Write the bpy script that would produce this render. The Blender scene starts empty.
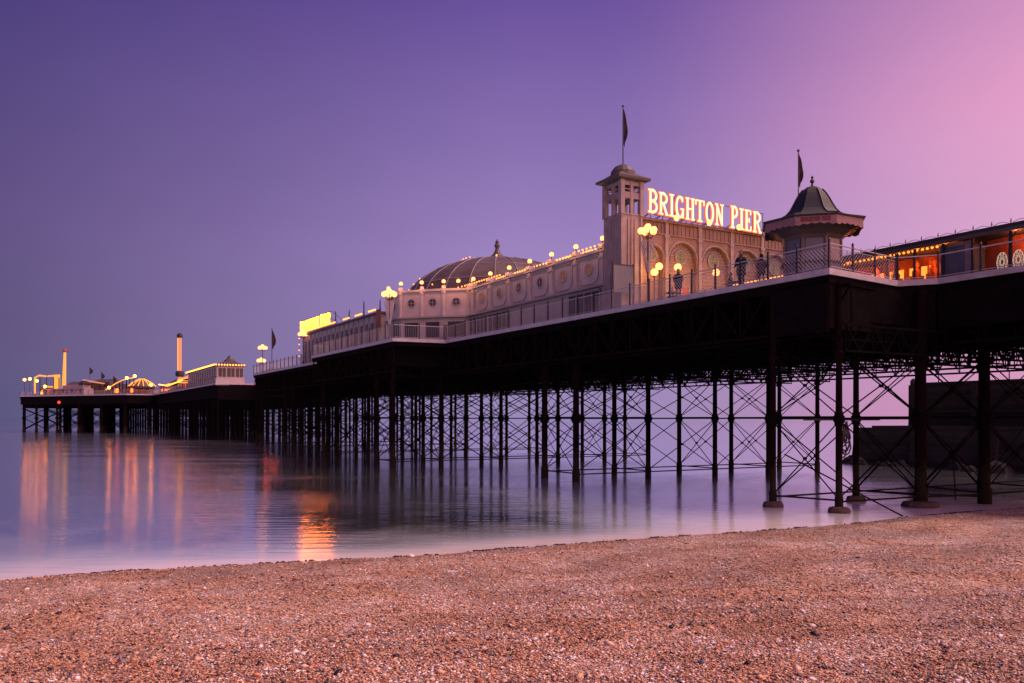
import bpy, math, random
import numpy as np
from mathutils import Vector, Matrix
random.seed(7); rng = np.random.default_rng(11)
PI = math.pi
scene = bpy.context.scene
col = scene.collection
# ---------------------------------------------------------------- frame of the pier: local x = t (across), local y = s (seaward), z above water
CT, ST = .8699, .4933
P0 = (18.0, 48.2)
ANG = math.atan2(ST, CT)
ZD = 13.95                       # top of the deck edge
EYE = 5.45
def W(t, s, z=0.0):
    return Vector((P0[0] + CT*t - ST*s, P0[1] + ST*t + CT*s, z))
def lin(c):
    return tuple(((v/255)/12.92 if v/255 <= .04045 else ((v/255+.055)/1.055)**2.4) for v in c)

# ---------------------------------------------------------------- materials
def newmat(name):
    m = bpy.data.materials.new(name); m.use_nodes = True
    return m, m.node_tree.nodes, m.node_tree.links, m.node_tree.nodes['Principled BSDF']
def mat(name, c, rough=.6, var=.25, scale=1.5, metal=0, bump=.0, c2=None):
    m, N, L, b = newmat(name)
    tc = N.new('ShaderNodeTexCoord')
    n = N.new('ShaderNodeTexNoise'); n.inputs['Scale'].default_value = scale; n.inputs['Detail'].default_value = 6
    n.inputs['Roughness'].default_value = .65
    L.new(tc.outputs['Object'], n.inputs['Vector'])
    r = N.new('ShaderNodeValToRGB')
    r.color_ramp.elements[0].position = .35; r.color_ramp.elements[1].position = .7
    d = c2 if c2 else tuple(v*(1-var) for v in c)
    r.color_ramp.elements[0].color = (*d, 1); r.color_ramp.elements[1].color = (*c, 1)
    L.new(n.outputs['Fac'], r.inputs['Fac']); L.new(r.outputs['Color'], b.inputs['Base Color'])
    b.inputs['Roughness'].default_value = rough; b.inputs['Metallic'].default_value = metal
    if bump:
        bp = N.new('ShaderNodeBump'); bp.inputs['Strength'].default_value = bump; bp.inputs['Distance'].default_value = .03
        n2 = N.new('ShaderNodeTexNoise'); n2.inputs['Scale'].default_value = scale*7; n2.inputs['Detail'].default_value = 5
        L.new(tc.outputs['Object'], n2.inputs['Vector'])
        L.new(n2.outputs['Fac'], bp.inputs['Height']); L.new(bp.outputs['Normal'], b.inputs['Normal'])
    return m
def emat(name, c, s):
    m, N, L, b = newmat(name)
    b.inputs['Base Color'].default_value = (.06, .05, .04, 1)
    b.inputs['Emission Color'].default_value = (*c, 1); b.inputs['Emission Strength'].default_value = s
    return m
M = {}
M['iron'] = mat('dark_iron', (.0075, .0062, .008), 1.0, .5, 2, bump=.3)
M['iron_rust'] = mat('rusty_iron', (.012, .005, .005), .95, .6, 2.5, bump=.5, c2=(.004, .003, .0035))
for k_ in ('iron', 'iron_rust'): M[k_].node_tree.nodes['Principled BSDF'].inputs['Specular IOR Level'].default_value = .04
M['rail_dark'] = mat('dark_paint', (.018, .022, .035), .5)
M['trim'] = mat('pale_trim', (.50, .50, .56), .6, .3, 1.2)
M['rail_pale'] = mat('pale_rail', (.42, .40, .46), .55, .2)
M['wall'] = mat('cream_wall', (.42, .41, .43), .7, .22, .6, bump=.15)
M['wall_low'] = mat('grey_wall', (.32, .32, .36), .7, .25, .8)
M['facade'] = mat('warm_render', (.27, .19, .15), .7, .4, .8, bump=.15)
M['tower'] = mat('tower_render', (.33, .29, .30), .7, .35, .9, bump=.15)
M['dark'] = mat('dark_opening', (.03, .03, .045), .35)
M['roof'] = mat('lead_roof', (.09, .08, .09), .55, .35, 1.0, bump=.2)
M['dome'] = mat('dome_sheet', (.13, .10, .10), .5, .4, .5, bump=.2)
M['bell'] = mat('bell_roof', (.010, .014, .028), .6, .4, 2.0, bump=.05)
M['pinkfascia'] = mat('pink_fascia', (.24, .14, .16), .6, .2)
M['bluewall'] = mat('blue_grey_panel', (.12, .14, .21), .5, .2)
M['kioskwall'] = mat('kiosk_wall', (.16, .135, .16), .6, .25)
M['redletter'] = mat('red_letter', (.14, .01, .02), .6)
M['flag'] = mat('dark_flag', (.03, .015, .03), .9)
M['board'] = mat('board', (.12, .16, .22), .35)
M['white_ride'] = mat('white_ride', (.33, .27, .32), .6)
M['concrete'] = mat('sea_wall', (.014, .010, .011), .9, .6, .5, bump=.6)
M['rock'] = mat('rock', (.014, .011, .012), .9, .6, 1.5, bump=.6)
M['footing'] = mat('stone_footing', (.10, .07, .05), .9, .4, 2.5, bump=.5)
M['skin'] = mat('skin', (.35, .2, .15), .6)
M['coat'] = mat('dark_coat', (.02, .018, .03), .9)
M['coat2'] = mat('plum_coat', (.06, .03, .05), .9)
M['trousers'] = mat('trousers', (.03, .03, .05), .9)
M['hair'] = mat('hair', (.015, .01, .01), .8)
M['weed'] = mat('seaweed', (.018, .008, .008), .7, .5, 6)
M['whitestone'] = mat('white_stone', (.75, .72, .72), .6, .15)
M['orangewall'] = mat('orange_stall_wall', (.45, .10, .03), .6, .4, 3)
M['redpanel'] = mat('red_panel', (.34, .085, .05), .6, .4, 3)
M['globe'] = emat('lit_globe', (1, .30, .085), 4.2)
M['bulb'] = emat('lit_bulb', (1, .24, .035), 4.2)
M['neon'] = emat('lit_letter', (1, .70, .40), 1.5)
M['neon2'] = emat('lit_letter_far', (1, .17, .006), 42)
M['neonred'] = emat('letter_outline', (1, .11, .03), .95)
M['stripglow'] = emat('yellow_strip', (1, .29, .04), 2.4)
M['stalllight'] = emat('stall_glow', (1, .20, .025), 2.6)
M['whitelight'] = emat('white_strip', (1, .75, .6), .5)
M['towerlight'] = emat('tower_glow', (1, .30, .12), .85)
M['yellowride'] = emat('yellow_ride_glow', (1, .38, .05), 1.2)
M['globefar'] = emat('lit_globe_far', (1, .24, .02), 30)
M['bulbfar'] = emat('lit_bulb_far', (1, .22, .02), 9)
M['stallfar'] = emat('stall_glow_far', (1, .08, .006), 16)
M['redlamp'] = emat('red_lamp', (1, .05, .02), 1.6)
M['greenglass'] = mat('green_glass', (.12, .16, .06), .3)
M['warmglass'] = emat('warm_glass', (1, .30, .12), .13)

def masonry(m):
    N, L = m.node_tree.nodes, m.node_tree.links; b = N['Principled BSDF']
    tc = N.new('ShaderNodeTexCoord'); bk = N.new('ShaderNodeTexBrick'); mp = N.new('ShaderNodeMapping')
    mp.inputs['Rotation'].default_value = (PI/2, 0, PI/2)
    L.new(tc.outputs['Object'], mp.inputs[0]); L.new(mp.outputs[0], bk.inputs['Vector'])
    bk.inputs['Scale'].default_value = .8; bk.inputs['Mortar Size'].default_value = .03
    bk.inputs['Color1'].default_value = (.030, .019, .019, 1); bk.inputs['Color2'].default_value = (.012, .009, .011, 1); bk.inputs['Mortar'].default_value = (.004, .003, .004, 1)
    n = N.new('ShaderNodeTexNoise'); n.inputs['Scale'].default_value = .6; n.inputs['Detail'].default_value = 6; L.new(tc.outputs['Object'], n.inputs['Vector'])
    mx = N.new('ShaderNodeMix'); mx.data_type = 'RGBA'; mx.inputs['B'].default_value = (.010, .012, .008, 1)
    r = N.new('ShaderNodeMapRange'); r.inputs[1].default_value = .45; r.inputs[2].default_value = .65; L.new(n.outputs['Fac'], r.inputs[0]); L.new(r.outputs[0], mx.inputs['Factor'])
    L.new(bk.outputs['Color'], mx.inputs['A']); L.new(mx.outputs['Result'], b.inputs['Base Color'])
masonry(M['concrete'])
def tide(m):
    N, L = m.node_tree.nodes, m.node_tree.links; b = N['Principled BSDF']
    src = b.inputs['Base Color'].links[0].from_socket
    tc = N.new('ShaderNodeTexCoord'); sp = N.new('ShaderNodeSeparateXYZ'); L.new(tc.outputs['Object'], sp.inputs[0])
    n = N.new('ShaderNodeTexNoise'); n.inputs['Scale'].default_value = 3; n.inputs['Detail'].default_value = 5; L.new(tc.outputs['Object'], n.inputs['Vector'])
    a = N.new('ShaderNodeMath'); a.operation = 'MULTIPLY_ADD'; a.inputs[1].default_value = 3.0; L.new(n.outputs['Fac'], a.inputs[0]); L.new(sp.outputs[2], a.inputs[2])
    r = N.new('ShaderNodeMapRange'); r.inputs[1].default_value = 3.6; r.inputs[2].default_value = 4.3; r.inputs[3].default_value = 1; r.inputs[4].default_value = 0; L.new(a.outputs[0], r.inputs[0])
    mx = N.new('ShaderNodeMix'); mx.data_type = 'RGBA'; mx.inputs['B'].default_value = (.020, .017, .011, 1); L.new(r.outputs[0], mx.inputs['Factor']); L.new(src, mx.inputs['A']); L.new(mx.outputs['Result'], b.inputs['Base Color'])
tide(M['iron_rust'])

# ---------------------------------------------------------------- mesh builder in pier coordinates
class MB:
    def __init__(s): s.v = []; s.f = []
    def box(s, t0, t1, s0, s1, z0, z1):
        i = len(s.v)
        s.v += [(t0,s0,z0),(t1,s0,z0),(t1,s1,z0),(t0,s1,z0),(t0,s0,z1),(t1,s0,z1),(t1,s1,z1),(t0,s1,z1)]
        s.f += [(i,i+3,i+2,i+1),(i+4,i+5,i+6,i+7),(i,i+1,i+5,i+4),(i+1,i+2,i+6,i+5),(i+2,i+3,i+7,i+6),(i+3,i,i+4,i+7)]
        return s
    def bar(s, a, b, r, n=6, r2=None, cap=True):
        a = Vector(a); b = Vector(b); d = b-a
        if d.length < 1e-6: return s
        d.normalize()
        u = d.orthogonal() if abs(d.z) > .99 else d.cross(Vector((0,0,1)))
        u.normalize(); w = d.cross(u)
        r2 = r if r2 is None else r2
        i = len(s.v)
        for (p, q) in ((a, r), (b, r2)):
            for k in range(n):
                an = 2*PI*(k+.5)/n
                s.v.append(tuple(p + u*(math.cos(an)*q) + w*(math.sin(an)*q)))
        for k in range(n):
            k2 = (k+1) % n
            s.f.append((i+k, i+k2, i+n+k2, i+n+k))
        if cap:
            s.f.append(tuple(i+n-1-k for k in range(n))); s.f.append(tuple(i+n+k for k in range(n)))
        return s
    def lathe(s, c, prof, n=16, ph=0.0):
        i = len(s.v); m = len(prof)
        for (r, z) in prof:
            for k in range(n):
                an = ph + 2*PI*k/n
                s.v.append((c[0]+math.cos(an)*r, c[1]+math.sin(an)*r, c[2]+z))
        for j in range(m-1):
            for k in range(n):
                k2 = (k+1) % n
                s.f.append((i+j*n+k, i+j*n+k2, i+(j+1)*n+k2, i+(j+1)*n+k))
        s.f.append(tuple(i+n-1-k for k in range(n))); s.f.append(tuple(i+(m-1)*n+k for k in range(n)))
        return s
    def ball(s, c, r, n=12, m=7, sz=1):
        return s.lathe(c, [(max(r*math.sin(PI*j/m), .02*r), -r*sz*math.cos(PI*j/m)) for j in range(m+1)], n)
    def prism(s, poly, z0, z1):
        i = len(s.v); n = len(poly)
        A = sum(poly[k][0]*poly[(k+1)%n][1]-poly[(k+1)%n][0]*poly[k][1] for k in range(n))
        if A < 0: poly = poly[::-1]
        s.v += [(p[0], p[1], z0) for p in poly] + [(p[0], p[1], z1) for p in poly]
        s.f.append(tuple(i+n-1-k for k in range(n))); s.f.append(tuple(i+n+k for k in range(n)))
        for k in range(n):
            k2 = (k+1) % n; s.f.append((i+k, i+k2, i+n+k2, i+n+k))
        return s
    def strip(s, A, B):            # quad strip between two polylines
        i = len(s.v); n = len(A); s.v += list(A)+list(B)
        for k in range(n-1): s.f.append((i+k, i+k+1, i+n+k+1, i+n+k))
        return s
    def slab(s, pts, off):         # planar outline given a thickness vector
        i = len(s.v); n = len(pts); off = Vector(off)
        s.v += [tuple(p) for p in pts] + [tuple(Vector(p)+off) for p in pts]
        s.f.append(tuple(i+k for k in range(n))); s.f.append(tuple(i+n+n-1-k for k in range(n)))
        for k in range(n):
            k2 = (k+1) % n; s.f.append((i+k2, i+k, i+n+k, i+n+k2))
        return s
    def path(s, pts, r, n=6, closed=False):
        L = list(pts)+([pts[0]] if closed else [])
        for a, b in zip(L, L[1:]): s.bar(a, b, r, n)
        return s

ORG = {}
def setp(o, label=None, cat=None, group=None, kind=None):
    if label: o['label'] = label
    if cat: o['category'] = cat
    if group: o['group'] = group
    if kind: o['kind'] = kind
def build(mb, name, m, parent=None, origin=None, smooth=False):
    """one mesh object; verts are in pier coordinates"""
    me = bpy.data.meshes.new(name)
    og = ORG[parent.name] if parent is not None else Vector(origin if origin else (0,0,0))
    me.from_pydata([tuple(Vector(v)-og) for v in mb.v], [], mb.f)
    me.materials.append(M[m] if isinstance(m, str) else m)
    if smooth:
        for p in me.polygons: p.use_smooth = True
    me.update()
    o = bpy.data.objects.new(name, me); col.objects.link(o)
    if parent is not None: o.parent = parent
    else:
        o.location = W(*og); o.rotation_euler.z = ANG
    ORG[o.name] = og
    return o
def thing(name, label, cat, at, group=None):
    o = bpy.data.objects.new(name, None); col.objects.link(o)
    o.empty_display_size = .3
    o.location = W(*at); o.rotation_euler.z = ANG
    ORG[o.name] = Vector(at); setp(o, label, cat, group)
    return o
def copy_tree(o, parent=None):
    c = o.copy(); col.objects.link(c)
    if parent is not None: c.parent = parent
    for ch in list(o.children): copy_tree(ch, c)
    return c
def copy_to(o, at, label, group=None, rz=None):
    c = copy_tree(o); c.location = W(*at); c['label'] = label
    ORG[c.name] = Vector(at)
    if group: c['group'] = group
    if rz is not None: c.rotation_euler.z = rz
    return c

# ================================================================= SKY / WORLD
world = bpy.data.worlds.new('World'); scene.world = world; world.use_nodes = True
N, L = world.node_tree.nodes, world.node_tree.links
N.clear()
out = N.new('ShaderNodeOutputWorld'); bg = N.new('ShaderNodeBackground')
tc = N.new('ShaderNodeTexCoord'); sp = N.new('ShaderNodeSeparateXYZ')
L.new(tc.outputs['Generated'], sp.inputs[0])
def math_(op, a, b=None, clamp=False):
    n = N.new('ShaderNodeMath'); n.operation = op; n.use_clamp = clamp
    for i, v in enumerate((a, b)):
        if v is None: continue
        if isinstance(v, (int, float)): n.inputs[i].default_value = v
        else: L.new(v, n.inputs[i])
    return n.outputs[0]
def rng_(v, a, b, c=0, d=1, smooth=False):
    n = N.new('ShaderNodeMapRange'); n.clamp = True
    if smooth: n.interpolation_type = 'SMOOTHSTEP'
    for i, q in zip((1,2,3,4), (a,b,c,d)): n.inputs[i].default_value = q
    L.new(v, n.inputs[0]); return n.outputs[0]
def mixc(f, a, b):
    n = N.new('ShaderNodeMix'); n.data_type = 'RGBA'
    L.new(f, n.inputs['Factor']); L.new(a, n.inputs['A']); L.new(b, n.inputs['B'])
    return n.outputs['Result']
az = math_('ARCTAN2', sp.outputs[0], sp.outputs[1])
el = math_('ARCSINE', sp.outputs[2])
elf = rng_(el, 0, math.radians(90))
def ramp(stops):
    r = N.new('ShaderNodeValToRGB'); cr = r.color_ramp; cr.interpolation = 'LINEAR'
    while len(cr.elements) < len(stops): cr.elements.new(.5)
    for e, (deg, c) in zip(cr.elements, stops):
        e.position = deg/90; e.color = (*lin(c), 1)
    L.new(elf, r.inputs[0]); return r.outputs[0]
rl = ramp([(0,(80,80,119)), (5,(88,78,122)), (12,(90,74,127)), (26,(66,54,118)), (90,(50,42,100))])
rc = ramp([(0,(154,138,184)), (4,(156,134,187)), (11,(155,130,189)), (26,(108,82,158)), (90,(70,55,120))])
rr = ramp([(0,(222,146,180)), (5,(222,162,198)), (11,(229,172,209)), (18,(238,164,204)), (26,(207,145,194)), (90,(110,80,150))])
rg = ramp([(0,(255,190,150)), (8,(255,176,150)), (20,(245,160,165)), (35,(205,135,170)), (60,(140,100,150)), (90,(100,75,140))])
wR = math_('MULTIPLY', rng_(az, math.radians(5), math.radians(39), smooth=True), rng_(az, math.radians(100), math.radians(180), 1, 0))
wC = rng_(az, math.radians(-34), 0)
c1 = mixc(wC, rl, rc)
c2 = mixc(wR, c1, rr)
# afterglow side of the sky (behind and to the right of the beach)
gaz = math.radians(125)
dn = N.new('ShaderNodeVectorMath'); dn.operation = 'DOT_PRODUCT'
L.new(tc.outputs['Generated'], dn.inputs[0]); dn.inputs[1].default_value = (math.sin(gaz)*.97, math.cos(gaz)*.97, .24)
wG = rng_(dn.outputs['Value'], .15, .95, smooth=True)
c3 = mixc(wG, c2, rg)
# faint uneven veils in the sky
nz = N.new('ShaderNodeTexNoise'); nz.inputs['Scale'].default_value = 2.2; nz.inputs['Detail'].default_value = 3
mp = N.new('ShaderNodeMapping'); mp.inputs['Scale'].default_value = (1, 1, 3.5)
L.new(tc.outputs['Generated'], mp.inputs[0]); L.new(mp.outputs[0], nz.inputs['Vector'])
vn = rng_(nz.outputs['Fac'], .3, .7, .96, 1.04)
glowmul = rng_(dn.outputs['Value'], .2, .98, 1.0, 2.6, smooth=True)
backmul = rng_(sp.outputs[1], .05, -.8, 1.0, 1.35, smooth=True)
L.new(c3, bg.inputs['Color']); L.new(math_('MULTIPLY', backmul, math_('MULTIPLY', vn, glowmul)), bg.inputs['Strength'])
sky = N.new('ShaderNodeTexSky'); sky.sky_type = 'NISHITA'; sky.sun_disc = False
sky.sun_elevation = math.radians(1.5); sky.sun_rotation = math.radians(125)
bg2 = N.new('ShaderNodeBackground'); bg2.inputs['Strength'].default_value = .004
L.new(sky.outputs[0], bg2.inputs['Color'])
ad = N.new('ShaderNodeAddShader'); L.new(bg.outputs[0], ad.inputs[0]); L.new(bg2.outputs[0], ad.inputs[1])
L.new(ad.outputs[0], out.inputs['Surface'])

sd = bpy.data.lights.new('dusk_sun', 'SUN'); sd.energy = 3.0; sd.angle = math.radians(30); sd.color = (1, .67, .47)
so = bpy.data.objects.new('dusk_sun', sd); col.objects.link(so)
e_, a_ = math.radians(57), math.radians(84)
sdir = Vector((math.sin(a_)*math.cos(e_), math.cos(a_)*math.cos(e_), math.sin(e_)))
so.rotation_euler = sdir.to_track_quat('Z', 'Y').to_euler()
so.location = (60, -60, 60)

# ================================================================= CAMERA
cd = bpy.data.cameras.new('camera'); cam = bpy.data.objects.new('camera', cd); col.objects.link(cam)
cam.location = (0, 0, EYE); cam.rotation_euler = (PI/2, 0, 0)
cd.sensor_width = 36; cd.lens = 850/1024*36; cd.shift_y = (418-341.5)/1024
cd.clip_start = .1; cd.clip_end = 20000
scene.camera = cam
scene.view_settings.view_transform = 'Standard'; scene.view_settings.look = 'None'
scene.view_settings.exposure = 0; scene.view_settings.gamma = 1
scene.render.engine = 'CYCLES'
scene.cycles.use_denoising = True
scene.cycles.max_bounces = 6; scene.cycles.diffuse_bounces = 3; scene.cycles.glossy_bounces = 3
scene.cycles.sample_clamp_indirect = 60

# ================================================================= BEACH + WATER
SH = [(-4000, 160), (-300, 40), (-100, 8), (-60, 1.2), (-40.3, .1), (-26.7, -1.75), (-12.5, -3.1), (0, -3.4), (12.9, -3.5), (30, -3.6), (60, -3), (300, 10), (4000, 160)]
SHt = np.array([p[0] for p in SH], float); SHs = np.array([p[1] for p in SH], float)
def shore(t): return np.interp(t, SHt, SHs)
def wob(t): return .2*np.sin(t*.31)+.08*np.sin(t*.83+1)+.04*np.sin(t*3.1+2)
def prof(q):
    q = np.asarray(q, float)
    up = .068*q + .32*(1-np.exp(-np.maximum(q, 0)/2.5))
    far = np.where(q > 40, .068*40 + (q-40)*.01 + .32, up)
    return np.where(q < 0, .10*q, far)
def relief(t, q):
    a = .08*np.sin(q*.62+.12*t+1.2*np.sin(t*.21)) + .03*np.sin(q*2.1+.5*t+np.sin(t*.8)) + .02*np.sin(q*3.7-1.9*t) + .035*np.sin(t*1.3+.6*q)*np.sin(q*.7+1) + .03*np.sin(t*.55-.9*q+2)
    return a*np.clip(q/4, 0, 1)
def grid_obj(name, T, Q, zf, m, extra=None):
    TT, QQ = np.meshgrid(T, Q)
    SS = shore(TT) + wob(TT)*(np.abs(QQ) < 200) - QQ
    ZZ = zf(TT, QQ)
    X = P0[0]+CT*TT-ST*SS; Y = P0[1]+ST*TT+CT*SS
    V = np.stack([X, Y, ZZ], -1).reshape(-1, 3)
    nT, nQ = len(T), len(Q)
    idx = np.arange(nT*nQ).reshape(nQ, nT)
    F = np.stack([idx[:-1, :-1], idx[1:, :-1], idx[1:, 1:], idx[:-1, 1:]], -1).reshape(-1, 4)
    me = bpy.data.meshes.new(name)
    me.vertices.add(len(V)); me.vertices.foreach_set('co', V.astype(np.float32).ravel())
    me.loops.add(F.size); me.loops.foreach_set('vertex_index', F.astype(np.int32).ravel())
    me.polygons.add(len(F)); me.polygons.foreach_set('loop_start', np.arange(0, F.size, 4, dtype=np.int32))
    me.polygons.foreach_set('loop_total', np.full(len(F), 4, dtype=np.int32))
    me.polygons.foreach_set('use_smooth', np.ones(len(F), bool))
    me.update(calc_edges=True)
    at = me.attributes.new('shore_distance', 'FLOAT', 'POINT')
    at.data.foreach_set('value', QQ.astype(np.float32).ravel())
    me.materials.append(m); me.validate()
    o = bpy.data.objects.new(name, me); col.objects.link(o)
    return o

def beach_mat():
    m, N, L, b = newmat('shingle')
    tc = N.new('ShaderNodeTexCoord')
    v = N.new('ShaderNodeTexVoronoi'); v.inputs['Scale'].default_value = 34; v.inputs['Randomness'].default_value = 1
    mp = N.new('ShaderNodeMapping'); mp.inputs['Scale'].default_value = (1, 1.25, 1); L.new(tc.outputs['Object'], mp.inputs[0])
    L.new(mp.outputs[0], v.inputs['Vector'])
    sx = N.new('ShaderNodeSeparateColor'); L.new(v.outputs['Color'], sx.inputs[0])
    r = N.new('ShaderNodeValToRGB'); r.color_ramp.interpolation = 'CONSTANT'
    st = [(0, (.04,.03,.035)), (.08, (.33,.15,.085)), (.26, (.54,.29,.16)), (.46, (.61,.39,.24)), (.64, (.44,.19,.10)), (.76, (.66,.46,.32)), (.87, (.25,.20,.21)), (.945, (.84,.78,.74))]
    while len(r.color_ramp.elements) < len(st): r.color_ramp.elements.new(.5)
    for e, (p, c) in zip(r.color_ramp.elements, st): e.position = p; e.color = (*c, 1)
    L.new(sx.outputs[0], r.inputs['Fac'])
    nn = N.new('ShaderNodeTexNoise'); nn.inputs['Scale'].default_value = .35; nn.inputs['Detail'].default_value = 5
    L.new(tc.outputs['Object'], nn.inputs['Vector'])
    mr = N.new('ShaderNodeMapRange'); mr.inputs[1].default_value = .35; mr.inputs[2].default_value = .68; mr.inputs[3].default_value = .62; mr.inputs[4].default_value = 1.22
    L.new(nn.outputs['Fac'], mr.inputs[0])
    n3 = N.new('ShaderNodeTexNoise'); n3.inputs['Scale'].default_value = .55; n3.inputs['Detail'].default_value = 4
    mp3 = N.new('ShaderNodeMapping'); mp3.inputs['Location'].default_value = (5, 9, 0); L.new(tc.outputs['Object'], mp3.inputs[0]); L.new(mp3.outputs[0], n3.inputs['Vector'])
    m3 = N.new('ShaderNodeMapRange'); m3.inputs[1].default_value = .38; m3.inputs[2].default_value = .62; m3.inputs[3].default_value = .6; m3.inputs[4].default_value = 1.02
    L.new(n3.outputs['Fac'], m3.inputs[0])
    hs = N.new('ShaderNodeHueSaturation'); L.new(r.outputs['Color'], hs.inputs['Color']); L.new(mr.outputs[0], hs.inputs['Value']); L.new(m3.outputs[0], hs.inputs['Saturation'])
    # wet rim where the swash ran
    at = N.new('ShaderNodeAttribute'); at.attribute_name = 'shore_distance'
    wet = N.new('ShaderNodeMapRange'); wet.inputs[1].default_value = .6; wet.inputs[2].default_value = 6; wet.inputs[3].default_value = .5; wet.inputs[4].default_value = 1
    L.new(at.outputs['Fac'], wet.inputs[0])
    mx = N.new('ShaderNodeMix'); mx.data_type = 'RGBA'; mx.blend_type = 'MULTIPLY'; mx.inputs['Factor'].default_value = 1
    v2 = N.new('ShaderNodeTexVoronoi'); v2.inputs['Scale'].default_value = 8.5; L.new(tc.outputs['Object'], v2.inputs['Vector'])
    s2 = N.new('ShaderNodeSeparateColor'); L.new(v2.outputs['Color'], s2.inputs[0])
    r2 = N.new('ShaderNodeValToRGB'); r2.color_ramp.interpolation = 'CONSTANT'
    for p_, c_ in ((0, .5), (.14, .95), (.5, 1.08), (.88, 1.5)):
        e = r2.color_ramp.elements.new(p_) if p_ > 0 else r2.color_ramp.elements[0]
        e.color = (c_, c_, c_*1.02, 1)
    r2.color_ramp.elements.remove(r2.color_ramp.elements[-1]); L.new(s2.outputs[1], r2.inputs['Fac'])
    mv = N.new('ShaderNodeMix'); mv.data_type = 'RGBA'; mv.blend_type = 'MULTIPLY'; mv.inputs['Factor'].default_value = .8
    L.new(hs.outputs[0], mv.inputs['A']); L.new(r2.outputs[0], mv.inputs['B'])
    L.new(mv.outputs['Result'], mx.inputs['A']); L.new(wet.outputs[0], mx.inputs['B'])
    L.new(mx.outputs['Result'], b.inputs['Base Color'])
    rr_ = N.new('ShaderNodeMapRange'); rr_.inputs[1].default_value = .3; rr_.inputs[2].default_value = 2.2; rr_.inputs[3].default_value = .3; rr_.inputs[4].default_value = .75
    L.new(at.outputs['Fac'], rr_.inputs[0]); L.new(rr_.outputs[0], b.inputs['Roughness'])
    bp = N.new('ShaderNodeBump'); bp.inputs['Strength'].default_value = .9; bp.inputs['Distance'].default_value = .03; bp.invert = True
    L.new(v.outputs['Distance'], bp.inputs['Height']); L.new(bp.outputs['Normal'], b.inputs['Normal'])
    return m
def water_mat():
    m, N, L, b = newmat('calm_sea')
    at = N.new('ShaderNodeAttribute'); at.attribute_name = 'shore_distance'
    tc = N.new('ShaderNodeTexCoord')
    n0 = N.new('ShaderNodeTexNoise'); n0.inputs['Scale'].default_value = .25; n0.inputs['Detail'].default_value = 4
    L.new(tc.outputs['Object'], n0.inputs['Vector'])
    ad = N.new('ShaderNodeMath'); ad.operation = 'MULTIPLY_ADD'; ad.inputs[1].default_value = 5
    L.new(n0.outputs['Fac'], ad.inputs[0]); L.new(at.outputs['Fac'], ad.inputs[2])
    r = N.new('ShaderNodeValToRGB')
    st = [(0, (.82,.96,1)), (.1, (.82,.96,1)), (.5, (.72,.84,.93)), (.85, (.84,.84,.88)), (1, (.82,.76,.76))]
    while len(r.color_ramp.elements) < len(st): r.color_ramp.elements.new(.5)
    for e, (p, c) in zip(r.color_ramp.elements, st): e.position = p; e.color = (*c, 1)
    L.new(r.outputs[0], b.inputs['Base Color'])
    b.inputs['IOR'].default_value = 1.6; b.inputs['Specular IOR Level'].default_value = .6
    mt = N.new('ShaderNodeMapRange'); mt.inputs[1].default_value = .05; mt.inputs[2].default_value = 1; mt.inputs[3].default_value = .97; mt.inputs[4].default_value = .05
    mk = N.new('ShaderNodeAttribute'); mk.attribute_name = 'milk'; mn = N.new('ShaderNodeMath'); mn.operation = 'MULTIPLY_ADD'; mn.inputs[1].default_value = .5; mn.inputs[2].default_value = -.25
    L.new(n0.outputs['Fac'], mn.inputs[0]); ma = N.new('ShaderNodeMath'); ma.operation = 'ADD'; L.new(mk.outputs['Fac'], ma.inputs[0]); L.new(mn.outputs[0], ma.inputs[1])
    L.new(ma.outputs[0], mt.inputs[0]); L.new(ma.outputs[0], r.inputs['Fac']); L.new(mt.outputs[0], b.inputs['Metallic'])
    b.inputs['Roughness'].default_value = .17
    n1 = N.new('ShaderNodeTexNoise'); n1.inputs['Scale'].default_value = 1.0; n1.inputs['Detail'].default_value = 4
    mp = N.new('ShaderNodeMapping'); mp.inputs['Scale'].default_value = (.35, 1.6, 1); mp.inputs['Rotation'].default_value = (0, 0, -.12)
    L.new(tc.outputs['Object'], mp.inputs[0]); L.new(mp.outputs[0], n1.inputs['Vector'])
    bp = N.new('ShaderNodeBump'); bp.inputs['Strength'].default_value = .3; bp.inputs['Distance'].default_value = .10
    L.new(n1.outputs['Fac'], bp.inputs['Height']); L.new(bp.outputs['Normal'], b.inputs['Normal'])
    # broad patches of smoother and rougher water
    n2 = N.new('ShaderNodeTexNoise'); n2.inputs['Scale'].default_value = .06; n2.inputs['Detail'].default_value = 3
    mp2 = N.new('ShaderNodeMapping'); mp2.inputs['Scale'].default_value = (.5, 2, 1)
    L.new(tc.outputs['Object'], mp2.inputs[0]); L.new(mp2.outputs[0], n2.inputs['Vector'])
    m2 = N.new('ShaderNodeMapRange'); m2.inputs[1].default_value = .35; m2.inputs[2].default_value = .65; m2.inputs[3].default_value = .10; m2.inputs[4].default_value = .16
    L.new(n2.outputs['Fac'], m2.inputs[0])
    fr_ = N.new('ShaderNodeMapRange'); fr_.inputs[1].default_value = -900; fr_.inputs[2].default_value = -350; fr_.inputs[3].default_value = .3; fr_.inputs[4].default_value = 1
    L.new(at.outputs['Fac'], fr_.inputs[0]); mu = N.new('ShaderNodeMath'); mu.operation = 'MULTIPLY'
    L.new(m2.outputs[0], mu.inputs[0]); L.new(fr_.outputs[0], mu.inputs[1]); L.new(mu.outputs[0], b.inputs['Roughness'])
    return m
Tb = np.concatenate([np.linspace(-1500, -90, 12), np.arange(-86, 66, .4), np.linspace(68, 1500, 14)])
Qb = np.concatenate([[-30, -15, -8, -5, -3, -2], np.arange(-1.5, 36, .3), np.arange(37, 60, 2), [70, 90, 130, 200, 400, 900]])
bm_ = beach_mat()
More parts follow.
